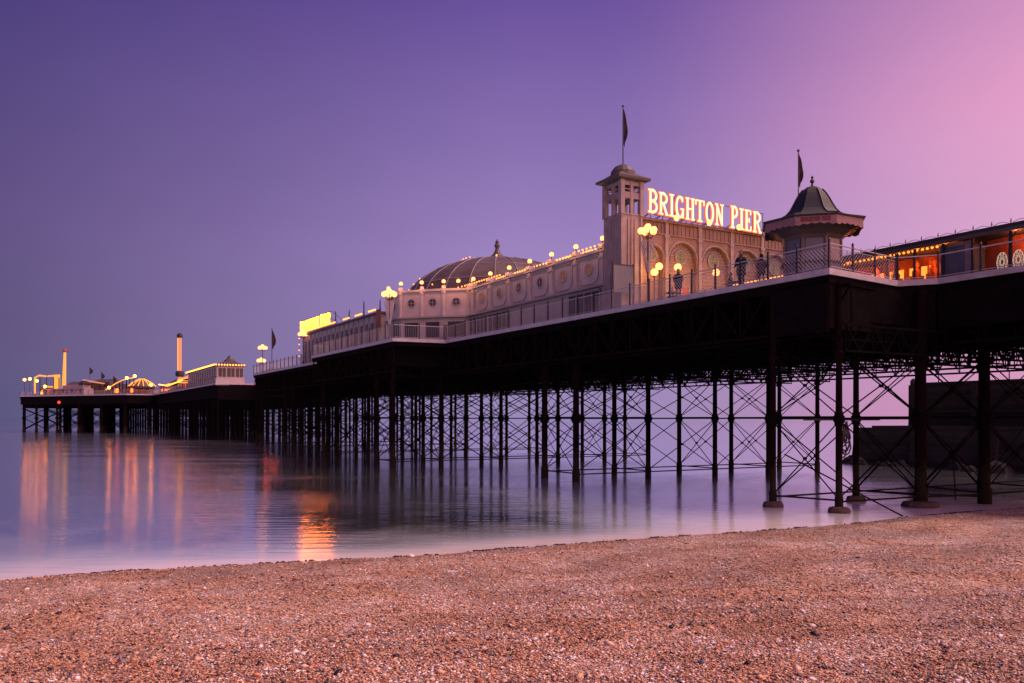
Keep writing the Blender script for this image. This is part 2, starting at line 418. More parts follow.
bch = grid_obj('beach', Tb, Qb, lambda t, q: prof(q)+relief(t, q), bm_); setp(bch, kind='structure')
Tw = np.concatenate([np.linspace(-9000, -120, 14), np.arange(-110, 110, 2.0), np.linspace(120, 9000, 14)])
Qw = -np.array([9000, 5000, 2500, 1200, 700, 450, 300, 200, 150, 110, 80, 60, 45, 36, 28, 22, 17, 13, 10, 8, 6, 5, 4, 3, 2, 1, 0, -2, -5])[:]
Qw = Qw[::1].astype(float)
wt = grid_obj('sea', Tw, Qw, lambda t, q: np.zeros_like(q), water_mat()); setp(wt, kind='structure')
TT, QQ = np.meshgrid(Tw, Qw); wid = 3.2+20*np.clip((TT+16)/14, 0, 1)*np.clip((20-TT)/8, 0, 1)+6*np.clip((-TT-35)/15, 0, 1)
milk = np.exp(np.minimum(QQ+1.0, 0)/wid).clip(0, 1)
wt.data.attributes.new('milk', 'FLOAT', 'POINT').data.foreach_set('value', milk.astype(np.float32).ravel())

# pebbles lying on the shingle: one mass nobody could count
def pebbles(n, name):
    D = 10**rng.uniform(math.log10(9), math.log10(46), n*3)
    A = rng.uniform(-.62, .62, n*3)
    X = np.tan(A)*D; Y = D
    rx, ry = X-P0[0], Y-P0[1]
    t = CT*rx+ST*ry; s = -ST*rx+CT*ry
    q = shore(t)+wob(t)-s
    k = (q > .15) & (q < 45)
    X, Y, t, q = X[k][:n], Y[k][:n], t[k][:n], q[k][:n]
    n = len(X)
    Z = prof(q)+relief(t, q)
    size = .012+.024*rng.random(n)**2.6; big = rng.random(n) < .012; size[big] *= 2.2
    ring = 6
    base = np.array([(math.cos(2*PI*k/ring), math.sin(2*PI*k/ring), 0) for k in range(ring)]+[(0,0,.75),(0,0,-.75)])
    sc = np.stack([size*rng.uniform(.9,1.5,n), size*rng.uniform(.7,1.0,n), size*rng.uniform(.5,.8,n)], -1)
    V = base[None]*sc[:, None]*rng.uniform(.8, 1.2, (n, ring+2, 1))
    an = rng.uniform(0, 2*PI, n); ca, sa = np.cos(an), np.sin(an)
    tl = rng.uniform(-.4, .4, n); V[..., 2] += V[..., 0]*tl[:, None]
    x = V[..., 0]*ca[:, None]-V[..., 1]*sa[:, None]; y = V[..., 0]*sa[:, None]+V[..., 1]*ca[:, None]
    V = np.stack([x+X[:, None], y+Y[:, None], V[..., 2]+(Z+size*.25)[:, None]], -1).reshape(-1, 3)
    tri = []
    for k in range(ring): tri += [(k, (k+1)%ring, 6), ((k+1)%ring, k, 7)]
    F = (np.array(tri)[None]+(np.arange(n)*(ring+2))[:, None, None]).reshape(-1, 3)
    me = bpy.data.meshes.new(name)
    me.vertices.add(len(V)); me.vertices.foreach_set('co', V.astype(np.float32).ravel())
    me.loops.add(F.size); me.loops.foreach_set('vertex_index', F.astype(np.int32).ravel())
    me.polygons.add(len(F)); me.polygons.foreach_set('loop_start', np.arange(0, F.size, 3, dtype=np.int32))
    me.polygons.foreach_set('loop_total', np.full(len(F), 3, dtype=np.int32))
    me.polygons.foreach_set('use_smooth', np.ones(len(F), bool))
    me.update(calc_edges=True)
    m, N, L, b = newmat('pebble')
    g = N.new('ShaderNodeNewGeometry'); r = N.new('ShaderNodeValToRGB'); r.color_ramp.interpolation = 'CONSTANT'
    st = [(0, (.02,.016,.025)), (.11, (.32,.14,.075)), (.27, (.56,.29,.15)), (.45, (.64,.41,.25)), (.60, (.44,.18,.09)), (.72, (.70,.50,.37)), (.84, (.20,.17,.21)), (.92, (.92,.88,.87))]
    while len(r.color_ramp.elements) < len(st): r.color_ramp.elements.new(.5)
    for e, (p, c) in zip(r.color_ramp.elements, st): e.position = p; e.color = (*c, 1)
    tc = N.new('ShaderNodeTexCoord'); n3 = N.new('ShaderNodeTexNoise'); n3.inputs['Scale'].default_value = .55; n3.inputs['Detail'].default_value = 4
    mp3 = N.new('ShaderNodeMapping'); mp3.inputs['Location'].default_value = (5, 9, 0); L.new(tc.outputs['Object'], mp3.inputs[0]); L.new(mp3.outputs[0], n3.inputs['Vector'])
    m3 = N.new('ShaderNodeMapRange'); m3.inputs[1].default_value = .38; m3.inputs[2].default_value = .62; m3.inputs[3].default_value = .10; m3.inputs[4].default_value = -.12
    L.new(n3.outputs['Fac'], m3.inputs[0]); a3 = N.new('ShaderNodeMath'); a3.use_clamp = True; L.new(g.outputs['Random Per Island'], a3.inputs[0]); L.new(m3.outputs[0], a3.inputs[1])
    L.new(a3.outputs[0], r.inputs['Fac']); L.new(r.outputs[0], b.inputs['Base Color'])
    b.inputs['Roughness'].default_value = .5
    me.materials.append(m)
    o = bpy.data.objects.new(name, me); col.objects.link(o)
    setp(o, 'small orange, white and dark pebbles covering the beach', None, None, 'stuff')
    o['category'] = 'pebbles'
pebbles(190000, 'pebbles')
def beach_z(t, s):
    q = float(shore(t)+wob(t)-s)
    return float(prof(q)+relief(t, q)), q
# line of weed at the water's edge
mb = MB()
tt = -62.0
while tt < 24:
    dens = .5+.5*math.sin(tt*.37)*math.sin(tt*.11+1)
    if random.random() < .12+.6*dens**2:
        for k in range(random.randint(3, 14)):
            t1 = tt+random.gauss(0, .25); q = .25+abs(random.gauss(0, .12))
            s1 = float(shore(t1)+wob(t1))-q; z1 = beach_z(t1, s1)[0]+.01
            a = random.uniform(-.9, .9); l = random.uniform(.06, .22)
            p = Vector((t1, s1, z1)); dq = Vector((math.cos(a)*l, math.sin(a)*l, 0))
            mb.path([p, p+dq*.5+Vector((0, 0, random.uniform(.01, .05))), p+dq], random.uniform(.012, .03), 5)
    tt += .28
o = build(mb, 'seaweed', 'weed', origin=(0, 0, 0)); setp(o, 'thin broken line of dark red seaweed along the water edge', 'seaweed', None, 'stuff')
# single stones one can point at
def stone(px, py, r, label, m):
    # ray through that spot of the beach
    for i in range(400):
        Y = 11+i*.1; X = (px-512)/850*Y; z = EYE-(py-418)/850*Y
        rx, ry = X-P0[0], Y-P0[1]; t = CT*rx+ST*ry; s = -ST*rx+CT*ry
        if z <= beach_z(t, s)[0]: break
    z = beach_z(t, s)[0]
    mb = MB(); n0 = 9
    mb.lathe((t, s, z), [(.3*r, -.2*r), (r, .1*r), (.95*r, .5*r), (.45*r, .85*r)], n0, random.random())
    mb.v = [(v[0]+random.uniform(-.15, .15)*r, v[1]+random.uniform(-.15, .15)*r, v[2]+random.uniform(-.1, .1)*r) for v in mb.v]
    o = build(mb, 'stone', m, origin=(t, s, z), smooth=True); setp(o, label, 'stone')
stone(411, 557, .13, 'large white stone lying alone at the water edge', 'whitestone')
stone(535, 641, .055, 'pale pebble standing out in the middle of the beach', 'whitestone')
stone(303, 655, .05, 'pale grey stone in the lower left of the beach', 'whitestone')
stone(812, 627, .06, 'light stone in the lower right of the beach', 'whitestone')

# ================================================================= PIER
pier = thing('pier', 'long dark iron pier on braced columns running from the beach out to sea', 'pier', (0, 0, 0))
deck_poly = [(0,0),(7.4,1.0),(8.7,-.8),(8.6,-70),(28,-70),(28,-.8),(34,.5),(34,134),(26,135),(26,180),(34,181.5),(34,230),(36,296),(45,296),
             (45,420),(-43,420),(-43,345),(-10,296),(-1,296),(-.3,230),(-.3,181.5),(10,181.2),(10,135.5),(-2,134.5),(-2,83.5),(-5.9,82),(-5.9,51.8),(0,51.3)]
def inset_pts(p, d):
    n = len(p); out = []
    A = sum(p[k][0]*p[(k+1)%n][1]-p[(k+1)%n][0]*p[k][1] for k in range(n))
    sg = 1 if A > 0 else -1
    for k in range(n):
        a, b, c = Vector(p[k-1]), Vector(p[k]), Vector(p[(k+1)%n])
        e1 = (b-a).normalized(); e2 = (c-b).normalized()
        n1 = Vector((-e1.y, e1.x))*sg; n2 = Vector((-e2.y, e2.x))*sg
        m = n1+n2; m = m/max(m.dot(n1), .3)
        out.append((b.x+m.x*d, b.y+m.y*d))
    return out
mb = MB(); mb.prism(inset_pts(deck_poly, .25), 13.35, 13.94); build(mb, 'deck', 'iron', pier)
# pale edge strip (outer lip)
mb = MB()
n = len(deck_poly); op = deck_poly; ip = inset_pts(deck_poly, .24)
for k in range(n):
    k2 = (k+1) % n
    i = len(mb.v)
    for z in (13.62, 13.98):
        for p in (op[k], op[k2], ip[k2], ip[k]): mb.v.append((p[0], p[1], z))
    mb.f += [(i,i+1,i+5,i+4),(i+3,i+2,i+1,i),(i+4,i+5,i+6,i+7),(i+2,i+3,i+7,i+6)]
build(mb, 'edge_strip', 'trim', pier)
mb = MB()
ip2 = inset_pts(deck_poly, .12); ip3 = inset_pts(deck_poly, .3)
for k in range(n):
    k2 = (k+1) % n; i = len(mb.v)
    for z in (13.2, 13.615):
        for p in (ip2[k], ip2[k2], ip3[k2], ip3[k]): mb.v.append((p[0], p[1], z))
    mb.f += [(i,i+1,i+5,i+4),(i+3,i+2,i+1,i),(i+2,i+3,i+7,i+6)]
build(mb, 'edge_beam', 'iron', pier)

# --- columns
ZG = 9.25       # underside of the lattice girders
def col_proto(r, foot):
    mb = MB()
    mb.lathe((0,0,0), [(r*1.25,-1.0),(r*1.25,.9),(r*1.05,1.0),(r,1.1),(r,5.0),(r*1.35,5.05),(r*1.35,5.75),(r,5.85),(r*.92,ZG-.5),(r*1.5,ZG-.1),(r*1.5,ZG),(r,ZG+.05),(r,13.3)], 12)
    return mb
protoc = {}
def place_col(t, s, r, foot):
    if r not in protoc:
        mb = col_proto(r, foot)
        me = bpy.data.meshes.new('column'); me.from_pydata(mb.v, [], mb.f); me.materials.append(M['iron_rust']); protoc[r] = me
        cm = MB(); cm.lathe((0,0,0), [(r*1.45,5.2),(r*1.7,5.25),(r*1.7,5.55),(r*1.45,5.6)], 12)
        cme = bpy.data.meshes.new('collar'); cme.from_pydata(cm.v, [], cm.f); cme.materials.append(M['iron']); protoc[(r,'c')] = cme
        fm = MB(); fm.lathe((0,0,0), [(r*3.2,-.6),(r*3.3,.12),(r*2.9,.3),(r*1.3,.36)], 14)
        fm.v = [(v[0]*(1+.06*math.sin(v[1]*9+v[2]*5)), v[1], v[2]) for v in fm.v]
        fme = bpy.data.meshes.new('footing'); fme.from_pydata(fm.v, [], fm.f); fme.materials.append(M['footing']); protoc[(r,'f')] = fme
    o = bpy.data.objects.new('column', protoc[r]); col.objects.link(o); o.parent = pier; o.location = (t, s, 0)
    c = bpy.data.objects.new('collar', protoc[(r,'c')]); col.objects.link(c); c.parent = o
    if foot:
        c = bpy.data.objects.new('footing', protoc[(r,'f')]); col.objects.link(c); c.parent = o
cols = []   # (t, s, r, foot)
rows = []   # list of (s, [t...], r)
r1 = ([0,7,14.3,21.5,28], )
rows.append((-.9, [(1.1,.25),(8.15,0),(13.3,-.9),(20.5,-.9),(27.3,-.9)], None)); rows.append((4.4, [.2,7.8,14.6,21.8,28], None))
for s in (27.5, 32.6): rows.append((s, [1.2,9,17,24,31], .2))
for s in (55, 60): rows.append((s, [-4.6,1.2,9,17,24,31], .2))
for s in (80.5, 85.5): rows.append((s, [-4.6 if s < 82 else -1,1.8,9,17,24,31], .2))
for s in (108, 113): rows.append((s, [-1.3,6,13,20,26,31], .2))
for s in (130, 134): rows.append((s, [-1.3,6,13,20,26,31], .2))
for s in (-30, -35, -60): rows.append((s, [9.2,14.5,20,27], .35))
main_rows = list(rows)
for s in range(142, 181, 6): rows.append((s, [11,15,20,25], .2))
for s in range(183, 296, 7): rows.append((s, [.5,7,14,21,28,33], .2))
for s in range(298, 421, 10):
    tl = -10 if s < 300 else max(-42.5, -10-(s-296)/49*33)+1
    tt_ = [tl]; 
    while tt_[-1] < 38: tt_.append(tt_[-1]+8)
    rows.append((s, tt_, .45))
for (s, ts, r) in rows:
    for j, t in enumerate(ts):
        t, s = t if isinstance(t, tuple) else (t, s)
        rr_ = (.27 if (j == 0 and 20 < s < 136) else (.22 if r == .2 else r)) if r else (.19 if j == 0 or (s > 2 and j == 1) else .33)
        p = W(t, s)
        cols.append((p.y, t, s, rr_, s < 6 and s > -2 and j < 2))
def big(c):     # visible size
    return c[0]
vis = [c for c in cols if abs((W(c[1], c[2]).x)/max(W(c[1], c[2]).y, 1)) < .66 and c[0] > 10]
hid = [c for c in cols if c not in vis]
vis.sort(key=lambda c: c[0]/c[3]*.22)
for c in vis[:100]: place_col(c[1], c[2], c[3], c[4])
mb = MB()
for c in vis[100:]+hid:
    mb.bar((c[1], c[2], -1), (c[1], c[2], 13.3), c[3], 8)
o = build(mb, 'distant_columns', 'iron', pier); o['kind'] = 'stuff'

# --- ties at two levels and crossed rods
braces = []   # list of (depth, mesh)
def xbrace(a, b, z0, z1, r=.035):
    p = W((a[0]+b[0])/2, (a[1]+b[1])/2)
    braces.append((p.y, p.x, a, b, z0, z1, r))
def row_struct(s, ts):
    P = [t if isinstance(t, tuple) else (t, s) for t in ts]
    ties, low = MB(), MB()
    for a, b in zip(P, P[1:]):
        ties.bar((*a, 5.42), (*b, 5.42), .085, 4)
        low.bar((*a, .62), (*b, .62), .07, 4)
        rb_ = .042 if s < 50 else .06; xbrace(a, b, 5.5, ZG-.05, rb_); xbrace(a, b, .75, 5.3, rb_)
    build(ties, 'middle_tie', 'iron', pier); build(low, 'lower_tie', 'iron_rust', pier)
for (s, ts, r) in main_rows: row_struct(s, ts)
for i in range(0, 12, 2):
    (s0, t0, _), (s1, t1, _) = main_rows[i], main_rows[i+1]
    for a, b in zip(t0, t1):
        a = a if isinstance(a, tuple) else (a, s0); b = b if isinstance(b, tuple) else (b, s1)
        ties, low = MB(), MB()
        ties.bar((*a, 5.5), (*b, 5.5), .085, 4); low.bar((*a, .7), (*b, .7), .07, 4)
        build(ties, 'middle_tie', 'iron', pier); build(low, 'lower_tie', 'iron_rust', pier)
        xbrace(a, b, 5.6, ZG-.05, .04); xbrace(a, b, .8, 5.3, .04)
for (s, ts, r) in rows[len(main_rows):]:
    for a, b in zip(ts, ts[1:]):
        xbrace((a, s), (b, s), 5.5, ZG-.05, .06); xbrace((a, s), (b, s), .75, 5.3, .06)
def xmesh(mb, b):
    _, _, p, q, z0, z1, r = b
    d = Vector((q[0]-p[0], q[1]-p[1], 0)).normalized(); nrm = Vector((-d.y, d.x, 0))*.07
    a = Vector((p[0], p[1], 0)); c = Vector((q[0], q[1], 0)); Z = Vector((0,0,1))
    mb.bar(a+nrm+Z*z0, c+nrm+Z*z1, r, 5); mb.bar(a-nrm+Z*z1, c-nrm+Z*z0, r, 5)
    mid = (a+c)/2+Z*(z0+z1)/2; mb.bar(mid-nrm*1.6, mid+nrm*1.6, r*2.2, 8)
bv = [b for b in braces if b[0] > 5 and abs(b[1]/b[0]) < .66]
bh = [b for b in braces if b not in bv]
bv.sort(key=lambda b: b[0])
for b in bv[:100]:
    mb = MB(); xmesh(mb, b); build(mb, 'cross_brace', 'iron', pier)
mb = MB()
for b in bv[100:]+bh: xmesh(mb, b)
o = build(mb, 'distant_braces', 'iron', pier); o['kind'] = 'stuff'
# broken, hanging rods under the first bay
for a, b in (((1.2, 4.4, 3.2), (1.9, -3.3, .1)), ((10.5, -.6, 3.0), (9.2, -1.6, .5)), ((7.1, 4.4, .75), (12.5, -.9, .5)), ((7.2, -.9, .72), (14, -.7, .55))):
    mb = MB(); mb.bar(a, b, .045, 6); build(mb, 'loose_rod', 'iron_rust', pier)

# --- girders
def girder(mb, a, b, z0, z1, pan, ch=.11, dg=.06):
    a = Vector((a[0], a[1], 0)); b = Vector((b[0], b[1], 0)); d = b-a; nn = max(1, round(d.length/pan)); Z = Vector((0,0,1))
    mb.bar(a+Z*z0, b+Z*z0, ch, 4); mb.bar(a+Z*z1, b+Z*z1, ch, 4)
    for k in range(nn):
        p = a+d*(k/nn); q = a+d*((k+1)/nn)
        mb.bar(p+Z*z0, p+Z*z1, dg, 4)
        if k % 2: mb.bar(p+Z*z0, q+Z*z1, dg, 4)
        else: mb.bar(p+Z*z1, q+Z*z0, dg, 4)
        mb.bar(p+Z*z0, q+Z*z1, dg*.6, 4)
    mb.bar(b+Z*z0, b+Z*z1, dg, 4)
for t in (1.2, 9, 17, 24, 31):
    mb = MB(); girder(mb, (t, -.5), (t, 134), ZG+.1 if t > 2 else 10.3, 13.1, 2.1); build(mb, 'lattice_girder', 'iron', pier)
mb = MB(); girder(mb, (.25, .3), (.25, 51.0), 10.5, 13.15, 2.3, .13, .07); build(mb, 'edge_girder', 'iron_rust', pier)
mb = MB(); girder(mb, (-5.6, 52.2), (-5.6, 81.8), 10.5, 13.15, 2.3, .12, .07); build(mb, 'edge_girder', 'iron_rust', pier)
mb = MB(); girder(mb, (-1.7, 83.9), (-1.7, 134), 10.5, 13.15, 2.3, .12, .07); build(mb, 'edge_girder', 'iron_rust', pier)
for t in (9.1, 14.5, 20, 27):
    mb = MB(); girder(mb, (t, -1), (t, -68), 10, 13.1, 2.1); build(mb, 'lattice_girder', 'iron', pier)
# cross girders under the boards
for k in range(46):
    s = .9+2.95*k
    w0 = .4 if s < 51.5 else (-5.5 if s < 82 else -1.6)
    mb = MB()
    mb.box(w0, 33.5, s-.07, s+.07, 11.2, 13.34)
    girder(mb, (w0+.8, s), (33.5, s), 10.1, 11.25, 1.6, .09, .05)
    for x in (w0+.7,): mb.bar((w0, s, 12.9), (w0+1.6, s, 10.2), .09, 4)
    build(mb, 'cross_girder', 'iron', pier)
for k in range(22):
    s = -3.5-3*k
    mb = MB(); mb.box(9, 27.5, s-.07, s+.07, 11.2, 13.34); girder(mb, (9.2, s), (27.5, s), 10.0, 11.25, 1.6, .09, .05)
    build(mb, 'cross_girder', 'iron', pier)
# deep head frames over the first column rows (the lattice you see against the pink sky)
for s in (-.9, 4.4, 27.5, 32.6, 55, 60, 80.5, 85.5):
    mb = MB(); girder(mb, (.4, s+.12), (33, s+.12), ZG-.02, 10.7, 1.15, .085, .05); build(mb, 'head_frame', 'iron', pier)
mb = MB()
for k in range(33):
    s = 138+8.6*k
    w0, w1 = (10.3, 25.7) if s < 181 else ((0, 33.5) if s < 297 else (max(-42, -10-(s-296)/49*33)+1, 44))
    mb.box(w0, w1, s-.1, s+.1, 8.4 if 181 < s < 297 else 9.9, 13.34)
o = build(mb, 'distant_girders', 'iron', pier); o['kind'] = 'stuff'
# solid skirts of the corner bay and the outer sections
mb = MB()
mb.box(.12, .2, .3, 4.4, 10.6, 13.3); mb.slab([(.3, .25, 10.6), (7.2, 1.2, 10.6), (7.2, 1.2, 13.3), (.3, .25, 13.3)], (0, .08, 0))
mb.slab([(7.5, 1.1, 10.6), (8.75, -.6, 10.6), (8.75, -.6, 13.3), (7.5, 1.1, 13.3)], (.06, .06, 0))
mb.box(8.75, 8.83, -68, -.8, 10.9, 13.3)
build(mb, 'skirt_panel', 'iron', pier)
mb = MB()
mb.box(.0, .1, 182, 295.5, 10.4, 13.3); mb.box(.1, 33.5, 181.8, 181.9, 10.4, 13.3)
mb.slab([(-10, 296.3, 10.6), (-42.6, 345.1, 10.6), (-42.6, 345.1, 13.3), (-10, 296.3, 13.3)], (.2, .2, 0))
mb.slab([(-9.8, 296.2, 10.6), (-1, 296.2, 10.6), (-1, 296.2, 13.3), (-9.8, 296.2, 13.3)], (0, .2, 0))
mb.box(10.15, 10.25, 136, 181, 10.4, 13.3)
build(mb, 'skirt_panel', 'iron', pier)
# coil of old rope and chain hung between two near columns
rp = thing('rope_coil', 'tangled coil of old rope hanging from the tie between two near columns', 'rope', (4, 1.8, 5.4))
mb = MB()
for k in range(7):
    c = Vector((3.6+.08*k, 2.1, 5.1-.2*(k % 3))); rx_, rz_ = random.uniform(.18, .45), random.uniform(.45, 1.0)
    mb.path([(c.x+rx_*math.cos(a/12*2*PI), c.y+.1*math.sin(a), c.z-rz_*.8+rz_*math.sin(a/12*2*PI)) for a in range(12)], .045, 5, True)
build(mb, 'coil', 'rail_dark', rp)
mb = MB(); mb.bar((.3, 2.1, 5.35), (7.1, 2.1, 5.35), .05); build(mb, 'line', 'rail_dark', rp)

# ================================================================= RAILINGS
H_R = 1.42
def railing(pts, pan, style, label, pr=.05):
    a0 = pts[0]
    th = thing('railing', label, 'railing', (a0[0], a0[1], ZD+.03), 'railings along the deck edge')
    top = MB(); fill = MB(); z0 = ZD+.03; Z = Vector((0,0,1))
    pm = MB(); pm.box(-pr, pr, -pr, pr, 0, H_R+.12); pm.lathe((0,0,H_R+.12), [(.03,0),(.075,.06),(.075,.12),(.02,.2)], 8)
    pme = bpy.data.meshes.new('post'); pme.from_pydata(pm.v, [], pm.f); pme.materials.append(M['rail_dark'])
    og = Vector((a0[0], a0[1], z0))
    for a, b in zip(pts, pts[1:]):
        A = Vector((a[0], a[1], z0)); B = Vector((b[0], b[1], z0)); d = B-A; nn = max(1, round(d.length/pan))
        top.bar(A+Z*H_R, B+Z*H_R, .04, 6); top.bar(A+Z*.12, B+Z*.12, .03, 4)
        if style == 'lattice': top.bar(A+Z*(H_R-.2), B+Z*(H_R-.2), .02, 4)
        for k in range(nn):
            p = A+d*(k/nn); q = A+d*((k+1)/nn); w = d/nn
            o = bpy.data.objects.new('post', pme); col.objects.link(o); o.parent = th; o.location = p-og
            if style == 'lattice':
                n_ = 9; hh = H_R-.34
                for j in range(-5, n_):
                    for sg in (0, 1):
                        f0, f1 = j/n_, (j+4.2)/n_
                        z_0, z_1 = .13, .13+hh
                        if f0 < 0: z_0 = z_0+(0-f0)/(f1-f0)*hh; f0 = 0
                        if f1 > 1: z_1 = z_0+(1-f0)/(f1-f0)*(z_1-z_0); f1 = 1
                        if f1 <= f0: continue
                        if sg: f0, f1 = 1-f0, 1-f1
                        fill.bar(p+w*f0+Z*z_0, p+w*f1+Z*z_1, .013, 3, cap=False)
            elif style == 'bars':
                n_ = max(3, round(w.length/.2))
                for j in range(1, n_): fill.bar(p+w*(j/n_)+Z*.12, p+w*(j/n_)+Z*H_R, .012, 3, cap=False)
    o = bpy.data.objects.new('post', pme); col.objects.link(o); o.parent = th; o.location = Vector((pts[-1][0], pts[-1][1], z0))-og
    build(top, 'rail', 'rail_pale', th)
    if fill.v: build(fill, 'lattice_panel' if style == 'lattice' else 'baluster_panel', 'rail_pale', th)
    return th
railing([(.12, 23.2), (.12, .12)], 2.31, 'lattice', 'pale lattice railing in front of the arched entrance facade')
railing([(.12, .12), (7.4, 1.15)], 2.4, 'lattice', 'pale lattice railing across the corner beside the bell-roofed kiosk')
railing([(7.5, 1.1), (8.8, -.75), (8.75, -46)], 2.6, 'plain', 'pale railing in front of the orange lit shelter')
railing([(.12, 51.3), (.12, 23.3)], 2.33, 'bars', 'pale railing with dark posts below the wall of round windows')
railing([(-5.7, 81.8), (-5.7, 52), (.0, 51.55)], 2.5, 'bars', 'pale railing round the projecting bay below the domed hall')
railing([(-1.85, 134.3), (-1.85, 83.6), (-5.6, 82.1)], 2.5, 'bars', 'pale railing beyond the low hall with the lit sign', .06)
railing([(10.1, 181), (10.1, 135.7)], 3, 'bars', 'far railing along the narrow part of the pier', .06)
railing([(-1, 295.8), (-.2, 230), (-.2, 182)], 3, 'bars', 'distant railing beside the fairground rides', .07)
railing([(-42.8, 345), (-10.1, 296.2), (-1.1, 296)], 4, 'bars', 'distant railing round the far head of the pier', .09)

# ================================================================= LETTERS
def glyph(ch, x, h, th, ax, up, org, dep, mb, grow=0.0, wid=.62):
    """slab-serif letter from strokes; ax/up unit vectors, dep thickness vector"""
    w = {'I': .34, 'E': .56, 'P': .56}.get(ch, wid)
    S = []
    def ln(x0, y0, x1, y1, t=th): S.append(('l', x0, y0, x1, y1, t))
    def arc(cx, cy, rx, ry, a0, a1, t=th): S.append(('a', cx, cy, rx, ry, a0, a1, t))
    sf = th*.55
    def serif(cx, y, hw=.15): ln(cx-hw, y, cx+hw, y, sf)
    l, r_ = .14, w-.12
    if ch == 'I': ln(w/2, .03, w/2, .97); serif(w/2, .04); serif(w/2, .96)
    if ch in 'BRPE': ln(l, .03, l, .97); serif(l, .04, .13)
    if ch in 'BRP':
        ln(0.02, .955, l+.12, .955, sf)
        arc(l+.10, .73, r_-l-.08, .225, 90, -90, th*.9); ln(l, .955, l+.10, .955, sf); ln(l, .505, l+.12, .505, sf)
    if ch == 'B': arc(l+.10, .275, r_-l-.05, .235, 90, -90, th*.9); ln(l, .04, l+.12, .04, sf)
    if ch == 'R': ln(l+.16, .5, r_+.02, .05, th*.85); serif(r_+.03, .04, .08)
    if ch == 'E': ln(0.02, .96, r_, .96, sf); ln(l, .5, r_-.10, .5, sf); ln(l, .04, r_+.02, .04, sf); ln(r_, .96, r_, .78, sf); ln(r_+.02, .04, r_+.02, .24, sf); ln(r_-.1, .62, r_-.1, .4, sf*.8)
    if ch == 'H': ln(l, .03, l, .97); ln(r_, .03, r_, .97); ln(l, .5, r_, .5, sf); [serif(a, b, .12) for a in (l, r_) for b in (.04, .96)]
    if ch == 'T': ln(w/2, .03, w/2, .97); ln(.02, .955, w-.02, .955, sf); ln(.03, .96, .03, .76, sf); ln(w-.03, .96, w-.03, .76, sf); serif(w/2, .04)
    if ch == 'N': ln(l, .03, l, .97, sf); ln(r_, .03, r_, .97, sf); ln(l, .94, r_, .06, th); serif(l, .04, .11); serif(l-.03, .96, .09); serif(r_, .96, .11)
    if ch == 'O': arc(w/2, .5, w/2-.08, .45, 0, 360, th*.9)
    if ch == 'G': arc(w/2, .5, w/2-.08, .45, 48, 332, th*.9); ln(r_+.01, .03, r_+.01, .42, th*.8); ln(r_-.14, .42, r_+.08, .42, sf); ln(r_-.02, .96, r_-.02, .74, sf)
    def seg(p, q, t):
        p = Vector(p); q = Vector(q); d = (q-p); ll = d.length
        if ll < 1e-6: return
        d /= ll; nn = Vector((-d.y, d.x))*(t/2+grow); e = d*(grow+.004)
        pts = [p-nn-e, q-nn+e, q+nn+e, p+nn-e]
        P = [org+ax*((x+c.x*1.0)*h)+up*(c.y*h) for c in pts]
        mb.slab(P, dep)
    for k, sft in enumerate(S):
        if sft[0] == 'l': seg((sft[1], sft[2]), (sft[3], sft[4]), sft[5])
        else:
            _, cx, cy, rx, ry, a0, a1, t = sft; nn = max(6, int(abs(a1-a0)/18))
            for j in range(nn):
                u, v = math.radians(a0+(a1-a0)*j/nn), math.radians(a0+(a1-a0)*(j+1)/nn)
                seg((cx+rx*math.cos(u), cy+ry*math.sin(u)), (cx+rx*math.cos(v), cy+ry*math.sin(v)), t)
    return w
WT = .12
def word(text, th_root, org, ax, h, dep, mface, mout, total, first=1.12, names='letter'):
    ws = {'I': .34, 'E': .56, 'P': .56, ' ': .38}
    tw = sum((ws.get(c, .62)+.06) for c in text)
    k = total/(tw*h)
    x = 0
    up = Vector((0,0,1)); axk = ax*k
    for i, c in enumerate(text):
        if c != ' ':
            mb = MB(); glyph(c, x, h, WT, axk, up*(first if (i == 0 or text[i-1] == ' ') else 1), org, dep, mb)
            # stroke slabs overlap inside one letter: offset them slightly in depth
            if mout:
                mo = MB(); glyph(c, x, h, WT, axk, up*(first if (i == 0 or text[i-1] == ' ') else 1), org+dep*1.6, dep, mo, grow=.04)
            n8 = len(mb.v)//8
            for q in range(n8):
                for j in range(8):
                    v = Vector(mb.v[q*8+j]); mb.v[q*8+j] = tuple(v+dep*(.012*(q % 7)))
            L_ = build(mb, names, mface, th_root)
            if mout:
                for q in range(len(mo.v)//8):
                    for j in range(8):
                        v = Vector(mo.v[q*8+j]); mo.v[q*8+j] = tuple(v+dep*(.012*(q % 7)))
                o = build(mo, 'outline', mout, th_root); o.parent = L_
        x += ws.get(c, .62)+.06

# ================================================================= MAIN HALL
TD = ZD+.02
hall = thing('amusement_hall', 'large cream domed hall with round windows and an arched lamplit front', 'building', (3.2, 22, ZD))
ZW = ZD+6.0
bay = [(3.2, 23.4), (3.2, 51.9), (4.2-3.3, 53.6), (-2.6, 57.6), (-2.6, 61.5), (.9, 65.4), (3.2, 66.5), (3.2, 92), (27, 92), (27, 23.4)]
mb = MB(); mb.prism(bay, ZD, ZW-.25); wall_o = build(mb, 'wall', 'wall', hall)
